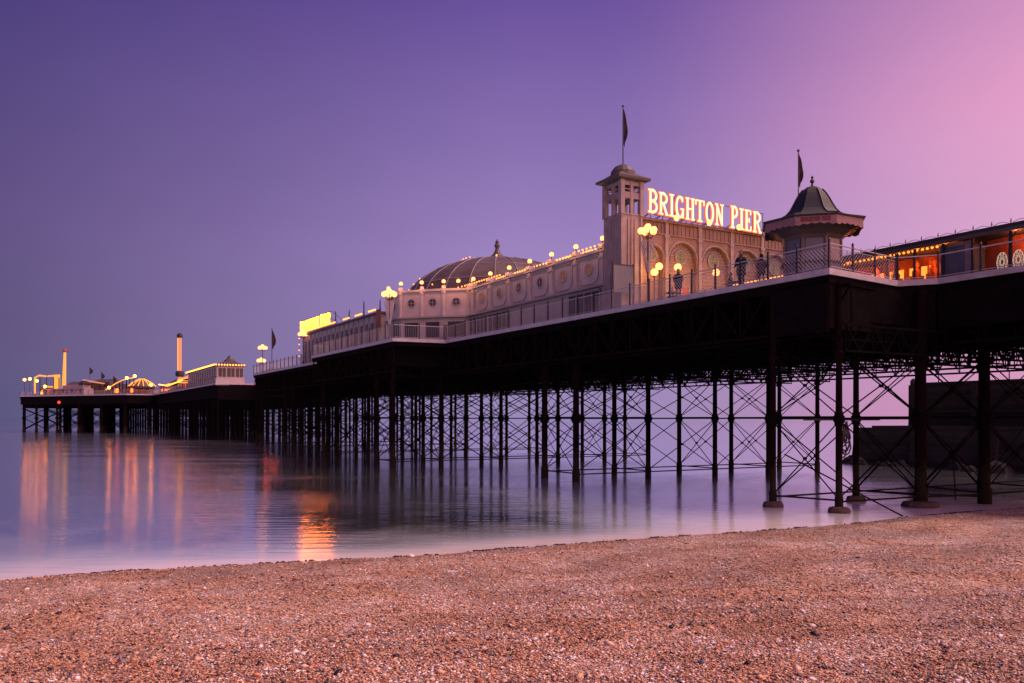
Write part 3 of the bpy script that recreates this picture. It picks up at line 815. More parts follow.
# parapet cornice + ledge over recessed ground storey
def outline_band(pts, z0, z1, outw):
    mb = MB()
    for a, b in zip(pts, pts[1:]):
        a2, b2 = Vector((*a, 0)), Vector((*b, 0)); d = (b2-a2).normalized(); nn = Vector((d.y, -d.x, 0))*outw*-1
        e = d*0
        p = [a2-e, b2+e, b2+e+nn, a2-e+nn]
        mb.slab([(q.x, q.y, z0) for q in p], (0, 0, z1-z0))
    return mb
west = bay[0:8]
build(outline_band(west, ZW-.25, ZW, .22), 'cornice', 'wall', hall)
build(outline_band(west, ZD+2.75, ZD+2.92, .5), 'ledge', 'wall_low', hall)
build(outline_band(west, ZD+.05, ZD+.5, .06), 'plinth', 'wall_low', hall)
# roof
mb = MB()
mb.prism([(3.6, 24), (3.6, 91.5), (26.6, 91.5), (26.6, 24)], ZW-.25, ZW-.1)
i = len(mb.v)
mb.v += [(4.6, 24.5, ZW-.1), (25.5, 24.5, ZW-.1), (25.5, 56, ZW-.1), (4.6, 56, ZW-.1), (15, 24.5, ZW+1.9), (15, 56, ZW+1.9)]
mb.f += [(i, i+4, i+5, i+3), (i+1, i+2, i+5, i+4), (i, i+1, i+4), (i+3, i+5, i+2)]
build(mb, 'roof', 'roof', hall)
# dome
DC = (16, 68.8)
prof_d = []
for k in range(13):
    a = k/12*PI/2
    prof_d.append((12.5*math.cos(a)+.02, 6.8*math.sin(a)))
mb = MB(); mb.lathe((DC[0], DC[1], ZW+.3), [(12.8, -.5), (12.8, 0)]+prof_d, 24); dome_o = build(mb, 'dome', 'dome', hall)
mb = MB()
for k in range(24):
    a = 2*PI*(k)/24
    mb.path([(DC[0]+math.cos(a)*(p[0]+.05), DC[1]+math.sin(a)*(p[0]+.05), ZW+.3+p[1]+.02) for p in prof_d[:12]], .05, 5)
for j in (3, 6, 9):
    mb.path([(DC[0]+math.cos(2*PI*k/24)*(prof_d[j][0]+.05), DC[1]+math.sin(2*PI*k/24)*(prof_d[j][0]+.05), ZW+.3+prof_d[j][1]) for k in range(24)], .05, 5, True)
o = build(mb, 'dome_ribs', 'wall_low', hall); o.parent = dome_o
mb = MB(); mb.lathe((DC[0], DC[1], ZW+.3+6.72), [(1.6, 0), (1.5, .2), (.95, .5), (.5, .95), (.28, 1.4), (.26, 1.7), (.38, 1.9), (.38, 2.1), (.2, 2.3), (.3, 2.5), (.12, 2.7), (.03, 2.9)], 10)
o = build(mb, 'finial', 'roof', hall); o.parent = dome_o
# west wall articulation
pil_s = [26.4, 30.5, 34.6, 38.6, 42.7, 46.8, 50.8]
def pilaster(t, s, z0=ZD+2.95, z1=ZW-.28):
    mb = MB(); mb.box(t-.16, t+.05, s-.28, s+.28, z0, z1); mb.box(t-.24, t+.05, s-.36, s+.36, z1-.5, z1-.32); mb.box(t-.24, t+.05, s-.36, s+.36, z0, z0+.3)
    mb.box(t-.28, t+.28, s-.34, s+.34, ZW+.003, ZW+.35)
    build(mb, 'pilaster', 'wall', hall)
for s in pil_s: pilaster(3.2, s)
def roundel(c, axis, nrm, r, glass='dark', squash=1):
    """ring + glass on a vertical wall; axis = horizontal unit vector along wall, nrm outward"""
    c = Vector(c); axis = Vector(axis); nrm = Vector(nrm); Z = Vector((0,0,1))
    ring = MB(); ring.path([c+nrm*.05+axis*(r*1.06*math.cos(2*PI*k/18))+Z*(r*1.06*math.sin(2*PI*k/18)) for k in range(18)], .075, 6, True)
    fr = build(ring, 'window_frame', 'wall_low', hall)
    g = MB(); g.slab([c+nrm*.07+axis*(r*math.cos(2*PI*k/18))+Z*(r*math.sin(2*PI*k/18)) for k in range(18)], nrm*-.05)
    o = build(g, 'pane', glass, hall); o.parent = fr
    m2 = MB(); m2.bar(c+nrm*.09-axis*r, c+nrm*.09+axis*r, .03, 4); m2.bar(c+nrm*.09-Z*r, c+nrm*.09+Z*r, .03, 4)
    o = build(m2, 'glazing_bar', 'wall_low', hall); o.parent = fr
def panel_frame(c0, c1, z0, z1, nrm):
    c0 = Vector((*c0, 0)); c1 = Vector((*c1, 0)); d = (c1-c0); Ln = d.length; d /= Ln; nrm = Vector((*nrm, 0)); Z = Vector((0,0,1)); R = .9
    P = [c0+Z*z1, c0+Z*(z0+R)]
    for k in range(1, 6): a = PI+PI/2*k/6; P.append(c0+d*(R+R*math.cos(a))+Z*(z0+R+R*math.sin(a)))
    P += [c0+d*R+Z*z0, c1-d*R+Z*z0]
    for k in range(1, 6): a = -PI/2+PI/2*k/6; P.append(c1+d*(-R+R*math.cos(a))+Z*(z0+R+R*math.sin(a)))
    P += [c1+Z*(z0+R), c1+Z*z1]
    mb = MB(); mb.path([p+nrm*.05 for p in P], .06, 5, True); build(mb, 'wall_panel_moulding', 'wall_low', hall)
gl = ['dark', 'warmglass', 'warmglass', 'dark', 'dark', 'warmglass']
for j, (a, b) in enumerate(zip(pil_s, pil_s[1:])):
    m_ = (a+b)/2
    roundel((3.2, m_, ZD+4.5), (0, 1, 0), (-1, 0, 0), .5, ['warmglass', 'warmglass', 'dark', 'dark', 'dark', 'warmglass'][j])
    panel_frame((3.2, a+.55), (3.2, b-.55), ZD+3.2, ZW-.5, (-1, 0))
roundel((3.2, 24.7, ZD+4.5), (0, 1, 0), (-1, 0, 0), .5, 'dark')
# ground storey openings under the ledge
for s0, s1, sol in ((26.6, 31.5, True), (33, 36.5, False), (43, 47, True), (48, 51.5, True)):
    if not sol: continue
    mb = MB(); mb.box(3.1, 3.17, s0, s1, ZD+.5, ZD+2.45); w = build(mb, 'shop_opening', 'dark', hall)
    m2 = MB()
    for k in range(5): s_ = s0+(s1-s0)*k/4; m2.box(3.02, 3.09, s_-.05, s_+.05, ZD+.5, ZD+2.5)
    m2.box(2.99, 3.09, s0, s1, ZD+2.45, ZD+2.6); o = build(m2, 'frame', 'wall_low', hall); o.parent = w
# turret bay faces
bayc = [((3.2, 51.9), (.9, 53.6)), ((.9, 53.6), (-2.6, 57.6)), ((-2.6, 57.6), (-2.6, 61.5))]
for (a, b) in bayc:
    A, B = Vector(a), Vector(b); d = (B-A); Ln = d.length; d = d/Ln; nn = Vector((-d.y, d.x))
    if nn.x > 0: nn = -nn
    segs = 2 if Ln > 4.5 else 1
    for k in range(segs):
        c = A+d*(Ln*(k+.5)/segs)
        roundel((c.x, c.y, ZD+4.5), (d.x, d.y, 0), (nn.x, nn.y, 0), .45, 'dark')
    for k in range(segs+1):
        c = A+d*(Ln*k/segs)+nn*.06; mb = MB(); mb.lathe((c.x, c.y, ZD+2.95), [(.26, 0), (.22, .3), (.22, 2.4), (.3, 2.6), (.3, 3.05), (.2, 3.4)], 8)
        build(mb, 'pilaster', 'wall', hall)
    for k in range(segs):
        c0 = A+d*(Ln*k/segs+.5)+nn*.05; c1 = A+d*(Ln*(k+1)/segs-.5)+nn*.05
        mb = MB(); mb.slab([(c0.x, c0.y, ZD+.6), (c1.x, c1.y, ZD+.6), (c1.x, c1.y, ZD+2.3), (c0.x, c0.y, ZD+2.3)], (nn.x*.05, nn.y*.05, 0)); build(mb, 'window', 'dark', hall)

# --- landward facade with arches
FZ = ZD+7.75
pt = [3.95, 6.7, 10.35, 14.0, 17.7, 21.3, 25.0, 27.8]
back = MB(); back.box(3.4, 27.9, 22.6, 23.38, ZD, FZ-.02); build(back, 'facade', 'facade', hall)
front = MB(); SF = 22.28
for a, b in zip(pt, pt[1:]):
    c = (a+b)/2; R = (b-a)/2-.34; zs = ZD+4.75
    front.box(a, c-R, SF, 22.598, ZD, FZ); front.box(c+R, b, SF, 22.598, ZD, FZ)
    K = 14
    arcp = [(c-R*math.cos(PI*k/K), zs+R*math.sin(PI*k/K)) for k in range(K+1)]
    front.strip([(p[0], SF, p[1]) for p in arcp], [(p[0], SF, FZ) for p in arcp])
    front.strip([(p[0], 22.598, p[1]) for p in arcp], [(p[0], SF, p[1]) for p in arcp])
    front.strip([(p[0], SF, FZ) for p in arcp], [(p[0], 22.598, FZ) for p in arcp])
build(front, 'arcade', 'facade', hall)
for a, b in zip(pt, pt[1:]):
    c = (a+b)/2; R = (b-a)/2-.34; zs = ZD+4.75; K = 16
    mb = MB(); mb.path([(c-(R+.12)*math.cos(PI*k/K), SF-.03, zs+(R+.12)*math.sin(PI*k/K)) for k in range(K+1)], .08, 5)
    build(mb, 'arch_moulding', 'tower', hall)
    mb = MB(); mb.path([(c-(R-.35)*math.cos(PI*k/K), 22.57, zs+(R-.35)*math.sin(PI*k/K)) for k in range(K+1)], .05, 5)
    build(mb, 'inner_moulding', 'tower', hall)
    roundel((c, 22.6, ZD+5.1), (1, 0, 0), (0, -1, 0), .55, 'greenglass')
    mb = MB()
    for k in range(1, 12):
        a_k = PI*k/12; mb.bar((c-(R-.95)*math.cos(a_k), 22.57, zs+.35+(R-.95)*math.sin(a_k)), (c-(R-.05)*math.cos(a_k), 22.57, zs+(R-.05)*math.sin(a_k)), .022, 4)
    build(mb, 'fan_tracery', 'wall', hall)
    mb = MB()
    for k in range(9):
        z_k = ZD+3.0+.32*k
        if z_k > zs: break
        mb.box(c-R+.05, c+R-.05, 22.56, 22.598, z_k, z_k+.05)
    mb.box(a+.2, c-R-.02, SF-.05, SF-.003, zs-.1, zs+.05); mb.box(c+R+.02, b-.2, SF-.05, SF-.003, zs-.1, zs+.05)
    build(mb, 'string_course', 'tower', hall)
    if b-a > 3:
        mb = MB(); mb.box(c-.8, c+.8, 22.5, 22.59, ZD, ZD+2.5); w = build(mb, 'door', 'orangewall', hall)
        m2 = MB(); m2.box(c-.9, c-.8, 22.44, 22.59, ZD, ZD+2.6); m2.box(c+.8, c+.9, 22.44, 22.59, ZD, ZD+2.6); m2.box(c-.05, c+.05, 22.44, 22.497, ZD, ZD+2.5)
        o = build(m2, 'frame', 'tower', hall); o.parent = w
for a in pt[1:]:
    mb = MB(); mb.box(a-.16, a+.16, SF-.16, SF-.003, ZD, FZ+.1); mb.box(a-.24, a+.24, SF-.2, SF-.003, FZ-1.25, FZ-1.05); build(mb, 'pilaster', 'tower', hall)
mb = MB(); mb.box(3.9, 27.9, SF-.12, SF-.004, FZ-1.03, FZ-.93); mb.box(3.9, 27.95, SF-.22, 23.3, FZ+.003, FZ+.2)
for k in range(54): mb.box(4.0+.44*k, 4.12+.44*k, SF-.06, SF-.004, FZ-.85, FZ-.1)
build(mb, 'frieze', 'facade', hall)

# --- corner tower
tw = thing('clock_tower', 'slim square tower with open belfry slots and a wide low cap, beside the lit lettering', 'tower', (2.9, 23.1, ZD))
tw.name = 'corner_tower'
ORG[tw.name] = Vector((2.9, 23.1, ZD))
a0, a1, b0, b1 = 1.9, 3.85, 22.0, 24.2
mb = MB(); mb.box(a0, a1, b0, b1, ZD, ZD+7.9); shaft = build(mb, 'shaft', 'tower', tw)
mb = MB()
for (t, s) in ((a0, b0), (a1, b0), (a0, b1), (a1, b1)): mb.box(t-.1, t+.1, s-.1, s+.1, ZD, ZD+7.95)
for f in (.33, .5, .67):
    mb.box(a0+(a1-a0)*f-.05, a0+(a1-a0)*f+.05, b0-.07, b0-.003, ZD+1.2, ZD+7.6)
    mb.box(a0-.07, a0-.003, b0+(b1-b0)*f-.05, b0+(b1-b0)*f+.05, ZD+1.2, ZD+7.6)
o = build(mb, 'shaft_ribs', 'tower', tw); o.parent = shaft
mb = MB(); g = .19
for (t, s) in ((a0, b0), (a1, b0), (a0, b1), (a1, b1)): mb.box(t-g, t+g, s-g, s+g, ZD+7.9, ZD+10.7)
for t in ((a0+a1)/2,):
    for s in (b0, b1): mb.box(t-.15, t+.15, s-.1, s+.1, ZD+7.9, ZD+10.7)
for s in ((b0+b1)/2,):
    for t in (a0, a1): mb.box(t-.1, t+.1, s-.15, s+.15, ZD+7.9, ZD+10.7)
for z0, z1 in ((7.93, 8.05), (9.25, 9.75), (9.95, 10.02), (10.3, 10.7)):
    mb.box(a0-.07, a1+.07, b0-.07, b0+.07, ZD+z0, ZD+z1); mb.box(a0-.07, a1+.07, b1-.07, b1+.07, ZD+z0, ZD+z1)
    mb.box(a0-.06, a0+.06, b0, b1, ZD+z0+.01, ZD+z1-.01); mb.box(a1-.06, a1+.06, b0, b1, ZD+z0+.01, ZD+z1-.01)
build(mb, 'belfry', 'tower', tw)
mb = MB(); cx, cy = (a0+a1)/2, (b0+b1)/2
mb.lathe((cx, cy, ZD), [(1.5, 10.6), (2.25, 10.75), (2.3, 10.95), (1.6, 11.2), (1.0, 11.5), (.85, 11.55), (.75, 11.85), (.5, 12.1), (.15, 12.3)], 4, PI/4)
mb.lathe((cx, cy, ZD), [(1.05, 11.3), (1.0, 11.65), (.75, 12.0), (.4, 12.2), (.1, 12.3)], 14)
build(mb, 'cap', 'roof', tw)
for c_ in range(8):
    pass
def flagpole(at, z1, label, flagsz, fl=True, r=.05):
    th = thing('flagpole', label, 'flagpole', at, None)
    mb = MB(); mb.bar(at, (at[0], at[1], z1), r, 8, r*.7); mb.ball((at[0], at[1], z1+.08), .1, 8, 5); build(mb, 'pole', 'rail_dark', th)
    w, h = flagsz
    mb = MB(); K = 8; front_ = []; 
    A = []; B = []; C_ = []
    for k in range(K+1):
        f = k/K
        wv = w*(.25+.75*math.sin(PI*min(1, f*1.15))**.8)*(.5+.5*f)
        A.append((at[0]+.06, at[1], z1-.1-h*f)); B.append((at[0]+.06+wv*.6, at[1]-.12*math.sin(f*6), z1-.1-h*f-.1)); C_.append((at[0]+.06+wv, at[1]+.1*math.cos(f*5), z1-.3-h*f*1.02))
    mb.strip(A, B); mb.strip(B, C_)
    mb.strip([(p[0], p[1]+.03, p[2]) for p in A], [(p[0], p[1]+.03, p[2]) for p in B]); mb.strip([(p[0], p[1]+.03, p[2]) for p in B], [(p[0], p[1]+.03, p[2]) for p in C_])
    build(mb, 'flag', 'flag', th)
flagpole((cx, cy, ZD+12.3), ZD+17.0, 'tall flagpole with a furled dark flag on top of the slim tower', (.5, 2.9))
flagpole((8, 9.4, ZD), ZD+10.4, 'flagpole with a dark hanging flag rising behind the bell-roofed kiosk', (.5, 2.2))
flagpole((-1.4, 122, ZD), ZD+7.6, 'flagpole with a dark red flag between the two distant lamp clusters', (.9, 3.4), r=.07)

# --- lit sign on the facade roof
sg = thing('illuminated_sign', 'glowing letters reading BRIGHTON PIER on a frame above the arched facade', 'sign', (4, 21.9, FZ+.2))
word('BRIGHTON PIER', sg, Vector((4.4, 21.7, FZ+.52)), Vector((1, 0, -.03)), 1.88, Vector((0, .07, 0)), 'neon', 'neonred', 12.8, 1.05)
mb = MB()
for k in range(11):
    t = 4.8+1.27*k
    mb.bar((t, 21.95, FZ+.1), (t, 21.95, FZ+2.4-.03*(t-4)), .03, 5); mb.bar((t, 21.97, FZ+.6), (t-.55, 22.9, FZ+.12), .03, 5); mb.bar((t, 21.95, FZ+.6), (t-.6, 21.97, FZ+.15), .025, 5)
mb.bar((4.4, 21.96, FZ+.5), (17.6, 21.96, FZ+.1), .04, 5); mb.bar((4.4, 21.96, FZ+2.4), (17.6, 21.96, FZ+2.0), .03, 5)
build(mb, 'frame', 'rail_dark', sg)

# ================================================================= LAMPS
# parapet globe lamps
gproto = thing('globe_lamp', '', 'lamp', (3.2, 26.4, ZW+.35), 'round globe lamps on the hall parapet')
mb = MB(); mb.lathe((3.2, 26.4, ZW+.35), [(.12, 0), (.06, .1), (.05, .25), (.12, .32)], 8); build(mb, 'stem', 'rail_dark', gproto)
mb = MB(); mb.ball((3.2, 26.4, ZW+.35+.52), .22, 12, 8); build(mb, 'globe', 'globe', gproto, smooth=True)
ordn = ['first', 'second', 'third', 'fourth', 'fifth', 'sixth', 'seventh', 'eighth', 'ninth', 'tenth', 'eleventh', 'twelfth']
gproto['label'] = 'glowing round lamp on the parapet, first one along from the slim tower'
for k, s in enumerate(pil_s[1:], 1):
    copy_to(gproto, (3.2, s, ZW+.35), 'glowing round lamp on the parapet, %s one along from the slim tower' % ordn[k])
for k, (t, s) in enumerate(((2.2, 52.5), (.9, 53.6), (-.9, 55.6), (-2.6, 57.6), (-2.6, 61.5))):
    copy_to(gproto, (t, s, ZW+.3), 'glowing round lamp on the rounded bay wall, %s one round from the straight wall' % ordn[k])
# spot lamps under the big sign
lp = thing('sign_lamp', '', 'lamp', (7, 21.4, FZ+.2), 'small bright lamps below the lit lettering')
mb = MB(); mb.bar((7, 22, FZ+.2), (7, 21.3, FZ+.35), .03); mb.lathe((7, 21.3, FZ+.1), [(.05, 0), (.08, .05), (.05, .15)], 8); build(mb, 'bracket', 'rail_dark', lp)
mb = MB(); mb.ball((7, 21.3, FZ+.28), .22, 10, 6, 1.2); build(mb, 'bulb', 'globe', lp, smooth=True)
sl = ['under the first letters of the lit lettering', 'under the middle of the longer lit word', 'under the gap between the two lit words', 'under the last letters of the lit lettering']
lp['label'] = 'bright little lamp '+sl[0]
for t, l_ in zip((10.6, 14.0, 17.6), sl[1:]): copy_to(lp, (t, 21.4, FZ+.2), 'bright little lamp '+l_)
# multi-globe lamp standard
def cluster(at, h, label, basket=True, n=5, R=.42, rg_=.26):
    th = thing('lamp_standard', label, 'street lamp', at, 'tall lamp standards with clustered globes')
    t, s, z = at
    mb = MB(); mb.lathe(at, [(.16, 0), (.16, .3), (.08, .5), (.06, h-1), (.09, h-.9), (.05, h-.6), (.05, h-.35)], 8)
    for k in range(n):
        a = 2*PI*k/n; mb.path([(t, s, z+h-.9), (t+R*.6*math.cos(a), s+R*.6*math.sin(a), z+h-1.0), (t+R*math.cos(a), s+R*math.sin(a), z+h-.62)], .03, 5)
    build(mb, 'post', 'rail_dark', th)
    gb = MB(); gb.ball((0, 0, 0), rg_, 12, 8); gm = bpy.data.meshes.new('globe'); gm.from_pydata(gb.v, [], gb.f); gm.materials.append(M['globe'])
    for p in gm.polygons: p.use_smooth = True
    for k in range(n+1):
        o = bpy.data.objects.new('globe', gm); col.objects.link(o); o.parent = th
        a = 2*PI*k/n
        o.location = (R*math.cos(a), R*math.sin(a), h-.38) if k < n else (0, 0, h-.08)
    if basket:
        mb = MB()
        for k in range(14):
            a = 2*PI*k/14
            mb.bar((t+.12*math.cos(a), s+.12*math.sin(a), z+h-3.7), (t+.55*math.cos(a+.3), s+.55*math.sin(a+.3), z+h-1.3), .02, 4)
            mb.bar((t+.12*math.cos(a), s+.12*math.sin(a), z+h-3.7), (t+.55*math.cos(a-.3), s+.55*math.sin(a-.3), z+h-1.3), .02, 4)
        for q in (.3, .6, 1): mb.path([(t+(.12+.43*q)*math.cos(a/12*2*PI), s+(.12+.43*q)*math.sin(a/12*2*PI), z+h-3.7+2.4*q) for a in range(12)], .02, 4, True)
        build(mb, 'basket', 'rail_pale', th)
cluster((3.3, 20.4, TD), 6.75, 'lamp standard with a ring of glowing globes in front of the arched facade', R=.55, rg_=.27)
cluster((-5.3, 54.3, TD), 5.4, 'lamp standard with glowing globes at the corner of the projecting bay', R=.6, rg_=.3)
cluster((-2.2, 99, TD), 5.0, 'lamp standard with glowing globes just below the distant lit sign', False, R=.55, rg_=.3)
cluster((-1.3, 129.5, TD), 5.1, 'nearer lamp of the two stacked one above the other beyond the low hall', False, R=.6, rg_=.33)
cluster((6.6, 164.5, TD), 5.0, 'farther and lower of the two stacked lamps beyond the low hall', False, R=.7, rg_=.38)
# low globe lamps in front of the arcade
gp = thing('terrace_lamp', '', 'lamp', (5, 21, TD), 'low globe lamps in front of the arched facade')
mb = MB(); mb.lathe((5, 21, TD), [(.12, 0), (.05, .3), (.045, 3.3), (.1, 3.4)], 8); build(mb, 'post', 'rail_dark', gp)
mb = MB(); mb.ball((5, 21, TD+3.68), .3, 12, 8); build(mb, 'globe', 'globe', gp, smooth=True)
gp.location = W(4.6, 20.6, TD); gp['label'] = 'yellow globe lamp on a post in front of the arches, nearest the slim tower'
copy_to(gp, (6.2, 20.2, TD), 'yellow globe lamp on a post just right of the standing person')
copy_to(gp, (9.2, 19.0, TD-.35), 'yellow globe lamp alone under the third arch')
copy_to(gp, (4.35, 20.9, TD-.45), 'lower yellow globe lamp tucked beside the lamp standard')
for (t, s) in [(3.2, s) for s in pil_s]+[(2.2, 52.5), (.9, 53.6), (-.9, 55.6), (-2.6, 57.6), (-2.6, 61.5)]:
    ld = bpy.data.lights.new('globe_glow', 'POINT'); ld.energy = 95; ld.color = (1, .32, .08); ld.shadow_soft_size = .2
    lo = bpy.data.objects.new('globe_glow', ld); col.objects.link(lo); lo.location = W(t-.75, s-(.4 if s > 52 else 0), ZW+.75)
for (t, s, z, e, c) in ((5.0, 20.9, ZD+3.4, 230, (1, .34, .07)), (8.6, 20.4, ZD+3.0, 210, (1, .34, .07)), (12.5, 20.3, ZD+2.6, 160, (1, .34, .07)), (16.5, 20, ZD+3.2, 60, (1, .34, .07))):
    ld = bpy.data.lights.new('terrace_glow', 'POINT'); ld.energy = e; ld.color = c; ld.shadow_soft_size = .25
    lo = bpy.data.objects.new('terrace_glow', ld); col.objects.link(lo); lo.location = W(t, s, z)

# strings of bulbs
def string(pts, step, label, rb=.095, m='bulb', sag=0):
    th = thing('string_lights', label, 'string lights', pts[0], 'strings of bulbs on the roofs')
    w = MB(); w.path([Vector(p) for p in pts], .02, 4); build(w, 'cable', 'rail_dark', th)
    bb = MB(); bb.ball((0, 0, 0), rb, 8, 5); me = bpy.data.meshes.new('bulb'); me.from_pydata(bb.v, [], bb.f); me.materials.append(M[m])
    k0 = 0; cnt = 0
    for a, b in zip(pts, pts[1:]):
        a = Vector(a); b = Vector(b); Ln = (b-a).length; nn = max(1, int(Ln/step))
        for k in range(nn):
            if cnt >= 99: break
            o = bpy.data.objects.new('bulb', me); col.objects.link(o); o.parent = th; o.location = a+(b-a)*((k+.5)/nn)-Vector(pts[0])+Vector((0, 0, rb)); cnt += 1
string([(4.4, 24.6, ZW+.45), (4.4, 30.5, ZW+.45)], .5, 'short string of orange bulbs on the roof edge right beside the slim tower')
string([(5.2, 31, ZW+.75), (5.2, 39, ZW+.75)], .5, 'string of orange bulbs in the middle of the long parapet')
string([(4.2, 40, ZW+.4), (4.2, 47.5, ZW+.4)], .5, 'string of orange bulbs on the parapet in front of the dome')
def dome_pt(a, j, d=.12):
    r, z = prof_d[j]; return (DC[0]+math.cos(a)*(r+d), DC[1]+math.sin(a)*(r+d), ZW+.3+z+d)
aw = PI+.55
string([(4.9, 24.6, ZW+.9), (4.9, 33.5, ZW+.9)], .6, 'upper string of orange bulbs on the hall roof nearest the slim tower')
string([(6.2, 35, ZW+1.15), (6.2, 45, ZW+1.15)], .6, 'upper string of orange bulbs on the middle of the hall roof')
string([(4.6, 47, ZW+.8), (4.6, 56, ZW+.8), (3.6, 60, ZW+.5)], .6, 'string of orange bulbs across the roof where the dome begins')
string([dome_pt(math.radians(195+a*9), 2) for a in range(8)], 1.1, 'bulbs in a low ring round the front of the dome', .09)
string([dome_pt(-PI/2-.515, j) for j in (8, 9, 10)], .5, 'bulbs running up the middle of the dome towards the finial', .09)
string([dome_pt(math.radians(150)+a*.17, 9) for a in range(6)], .8, 'ring of bulbs high on the far shoulder of the dome', .09)
string([dome_pt(math.radians(158), j) for j in (1, 2, 3, 4, 5)], .75, 'bulbs down the left slope of the dome above the rounded bay', .09)
string([dome_pt(math.radians(-48)+a*.12, 10) for a in range(4)], .8, 'bulbs high on the right shoulder of the dome', .09)

# ================================================================= LOW HALL with second sign
h2 = thing('low_hall', 'long low pale hall with tall narrow windows behind the projecting bay', 'building', (-1.5, 66.8, ZD))
mb = MB(); mb.box(-1.5, 3.15, 66.9, 101.8, ZD, ZD+4.5); mb.box(3.2, 20, 92.1, 101.8, ZD, ZD+4.5); build(mb, 'wall', 'wall', h2)
mb = MB(); mb.box(-1.9, 3.1, 66.7, 102.1, ZD+4.503, ZD+4.75); build(mb, 'roof', 'roof', h2)
for k in range(17):
    s = 67.6+2.0*k
    mb = MB(); mb.box(-1.56, -1.503, s, s+.85, ZD+.8, ZD+3.6); w = build(mb, 'window', 'dark', h2)
    m2 = MB(); m2.box(-1.66, -1.503, s+1.25, s+1.45, ZD, ZD+4.45); build(m2, 'pilaster', 'wall_low', h2)
    m3 = MB(); m3.box(-1.6, -1.563, s+.38, s+.46, ZD+.8, ZD+3.6); m3.box(-1.6, -1.561, s, s+.85, ZD+2.4, ZD+2.48); o = build(m3, 'glazing_bar', 'wall', h2); o.parent = w
for k in range(5):
    s = 69+6*k; mb = MB(); mb.lathe((-.8, s, ZD+4.75), [(.3, 0), (.1, .5), (.08, 1.5+.5*(k % 2)), (.02, 1.9+.5*(k % 2))], 8); build(mb, 'roof_spike', 'rail_dark', h2)
string([(-1.95, 67.5, ZD+4.9), (-1.95, 70.2, ZD+4.9)], .5, 'short run of bulbs on the low hall roof nearest the rounded bay', .12)
string([(-1.95, 72.5, ZD+4.9), (-1.95, 75.3, ZD+4.9)], .5, 'second short run of bulbs on the low hall roof from the rounded bay', .12)
string([(-1.95, 77.5, ZD+4.9), (-1.95, 80.3, ZD+4.9)], .5, 'third short run of bulbs on the low hall roof from the rounded bay', .12)
string([(-1.95, 83.5, ZD+4.9), (-1.95, 101.8, ZD+4.9)], .6, 'long run of bulbs on the low hall roof below the far lit sign', .12)
string([(-1.95, 102.1, ZD+4.6), (-1.95, 102.1, ZD+.8)], .9, 'bulbs down the end corner of the low hall', .1)
rb = thing('banner', 'dark red hanging banner on the low hall beside the lamp standard', 'banner', (-2.0, 66.2, ZD+4.5))
mb = MB(); mb.box(-2.1, -2.04, 65.4, 66.9, ZD+2.0, ZD+4.8); build(mb, 'cloth', 'redpanel', rb); mb = MB(); mb.bar((-2.07, 65.2, ZD+4.85), (-2.07, 67.1, ZD+4.85), .04); build(mb, 'rod', 'rail_dark', rb)
s2 = thing('illuminated_sign', 'distant blazing yellow lettering BRIGHTON PIER on the low hall roof', 'sign', (-1.6, 83.2, ZD+4.75))
word('BRIGHTON PIER', s2, Vector((-1.75, 102.3, ZD+5.05)), Vector((0, -1, 0)), 1.75, Vector((.08, 0, 0)), 'neon2', 'neonred', 15.6, 1.05)
mb = MB()
for k in range(8):
    s = 87.5+2*k; mb.bar((-1.45, s, ZD+4.7), (-1.45, s, ZD+7.0), .04, 5); mb.bar((-1.45, s, ZD+6.2), (.4, s, ZD+4.75), .035, 5)
mb.bar((-1.45, 86.8, ZD+5.0), (-1.45, 102.2, ZD+5.0), .05, 5); mb.bar((-1.45, 86.8, ZD+7), (-1.45, 102.2, ZD+7), .04, 5); mb.bar((-1.45, 86.8, ZD+7), (-1.45, 81, ZD+4.8), .03, 5)
build(mb, 'frame', 'rail_dark', s2)

# ================================================================= KIOSK
KC = (3.2, 4.0)
ks = thing('kiosk', 'octagonal kiosk with a dark bell-shaped roof at the near corner of the deck', 'kiosk', (KC[0], KC[1], ZD))
o8 = PI/8
mb = MB(); mb.lathe((KC[0], KC[1], ZD), [(1.85, 0), (1.85, .25), (1.74, .3), (1.74, 3.2)], 8, o8); build(mb, 'wall', 'kioskwall', ks)
KP = [(3.18, 3.56), (3.2, 3.64), (2.6, 3.8), (2.0, 3.95), (1.7, 4.12), (1.45, 4.4), (1.25, 4.75), (1.07, 5.1), (.86, 5.45), (.62, 5.74), (.35, 5.94), (.1, 6.0)]
mb = MB(); mb.lathe((KC[0], KC[1], ZD), KP, 8, o8); rf = build(mb, 'roof', 'bell', ks)
for k in range(8):
    a = o8+k*PI/4; mb = MB()
    mb.path([(KC[0]+math.cos(a)*(r+.02), KC[1]+math.sin(a)*(r+.02), ZD+z+.02) for r, z in KP[1:10]], .035, 5)
    o = build(mb, 'roof_ridge', 'rail_dark', ks); o.parent = rf
mb = MB(); mb.lathe((KC[0], KC[1], ZD+5.97), [(.16, 0), (.07, .12), (.06, .22), (.13, .3), (.14, .4), (.05, .5), (.09, .6), (.02, .72)], 10); o = build(mb, 'finial', 'rail_dark', ks); o.parent = rf
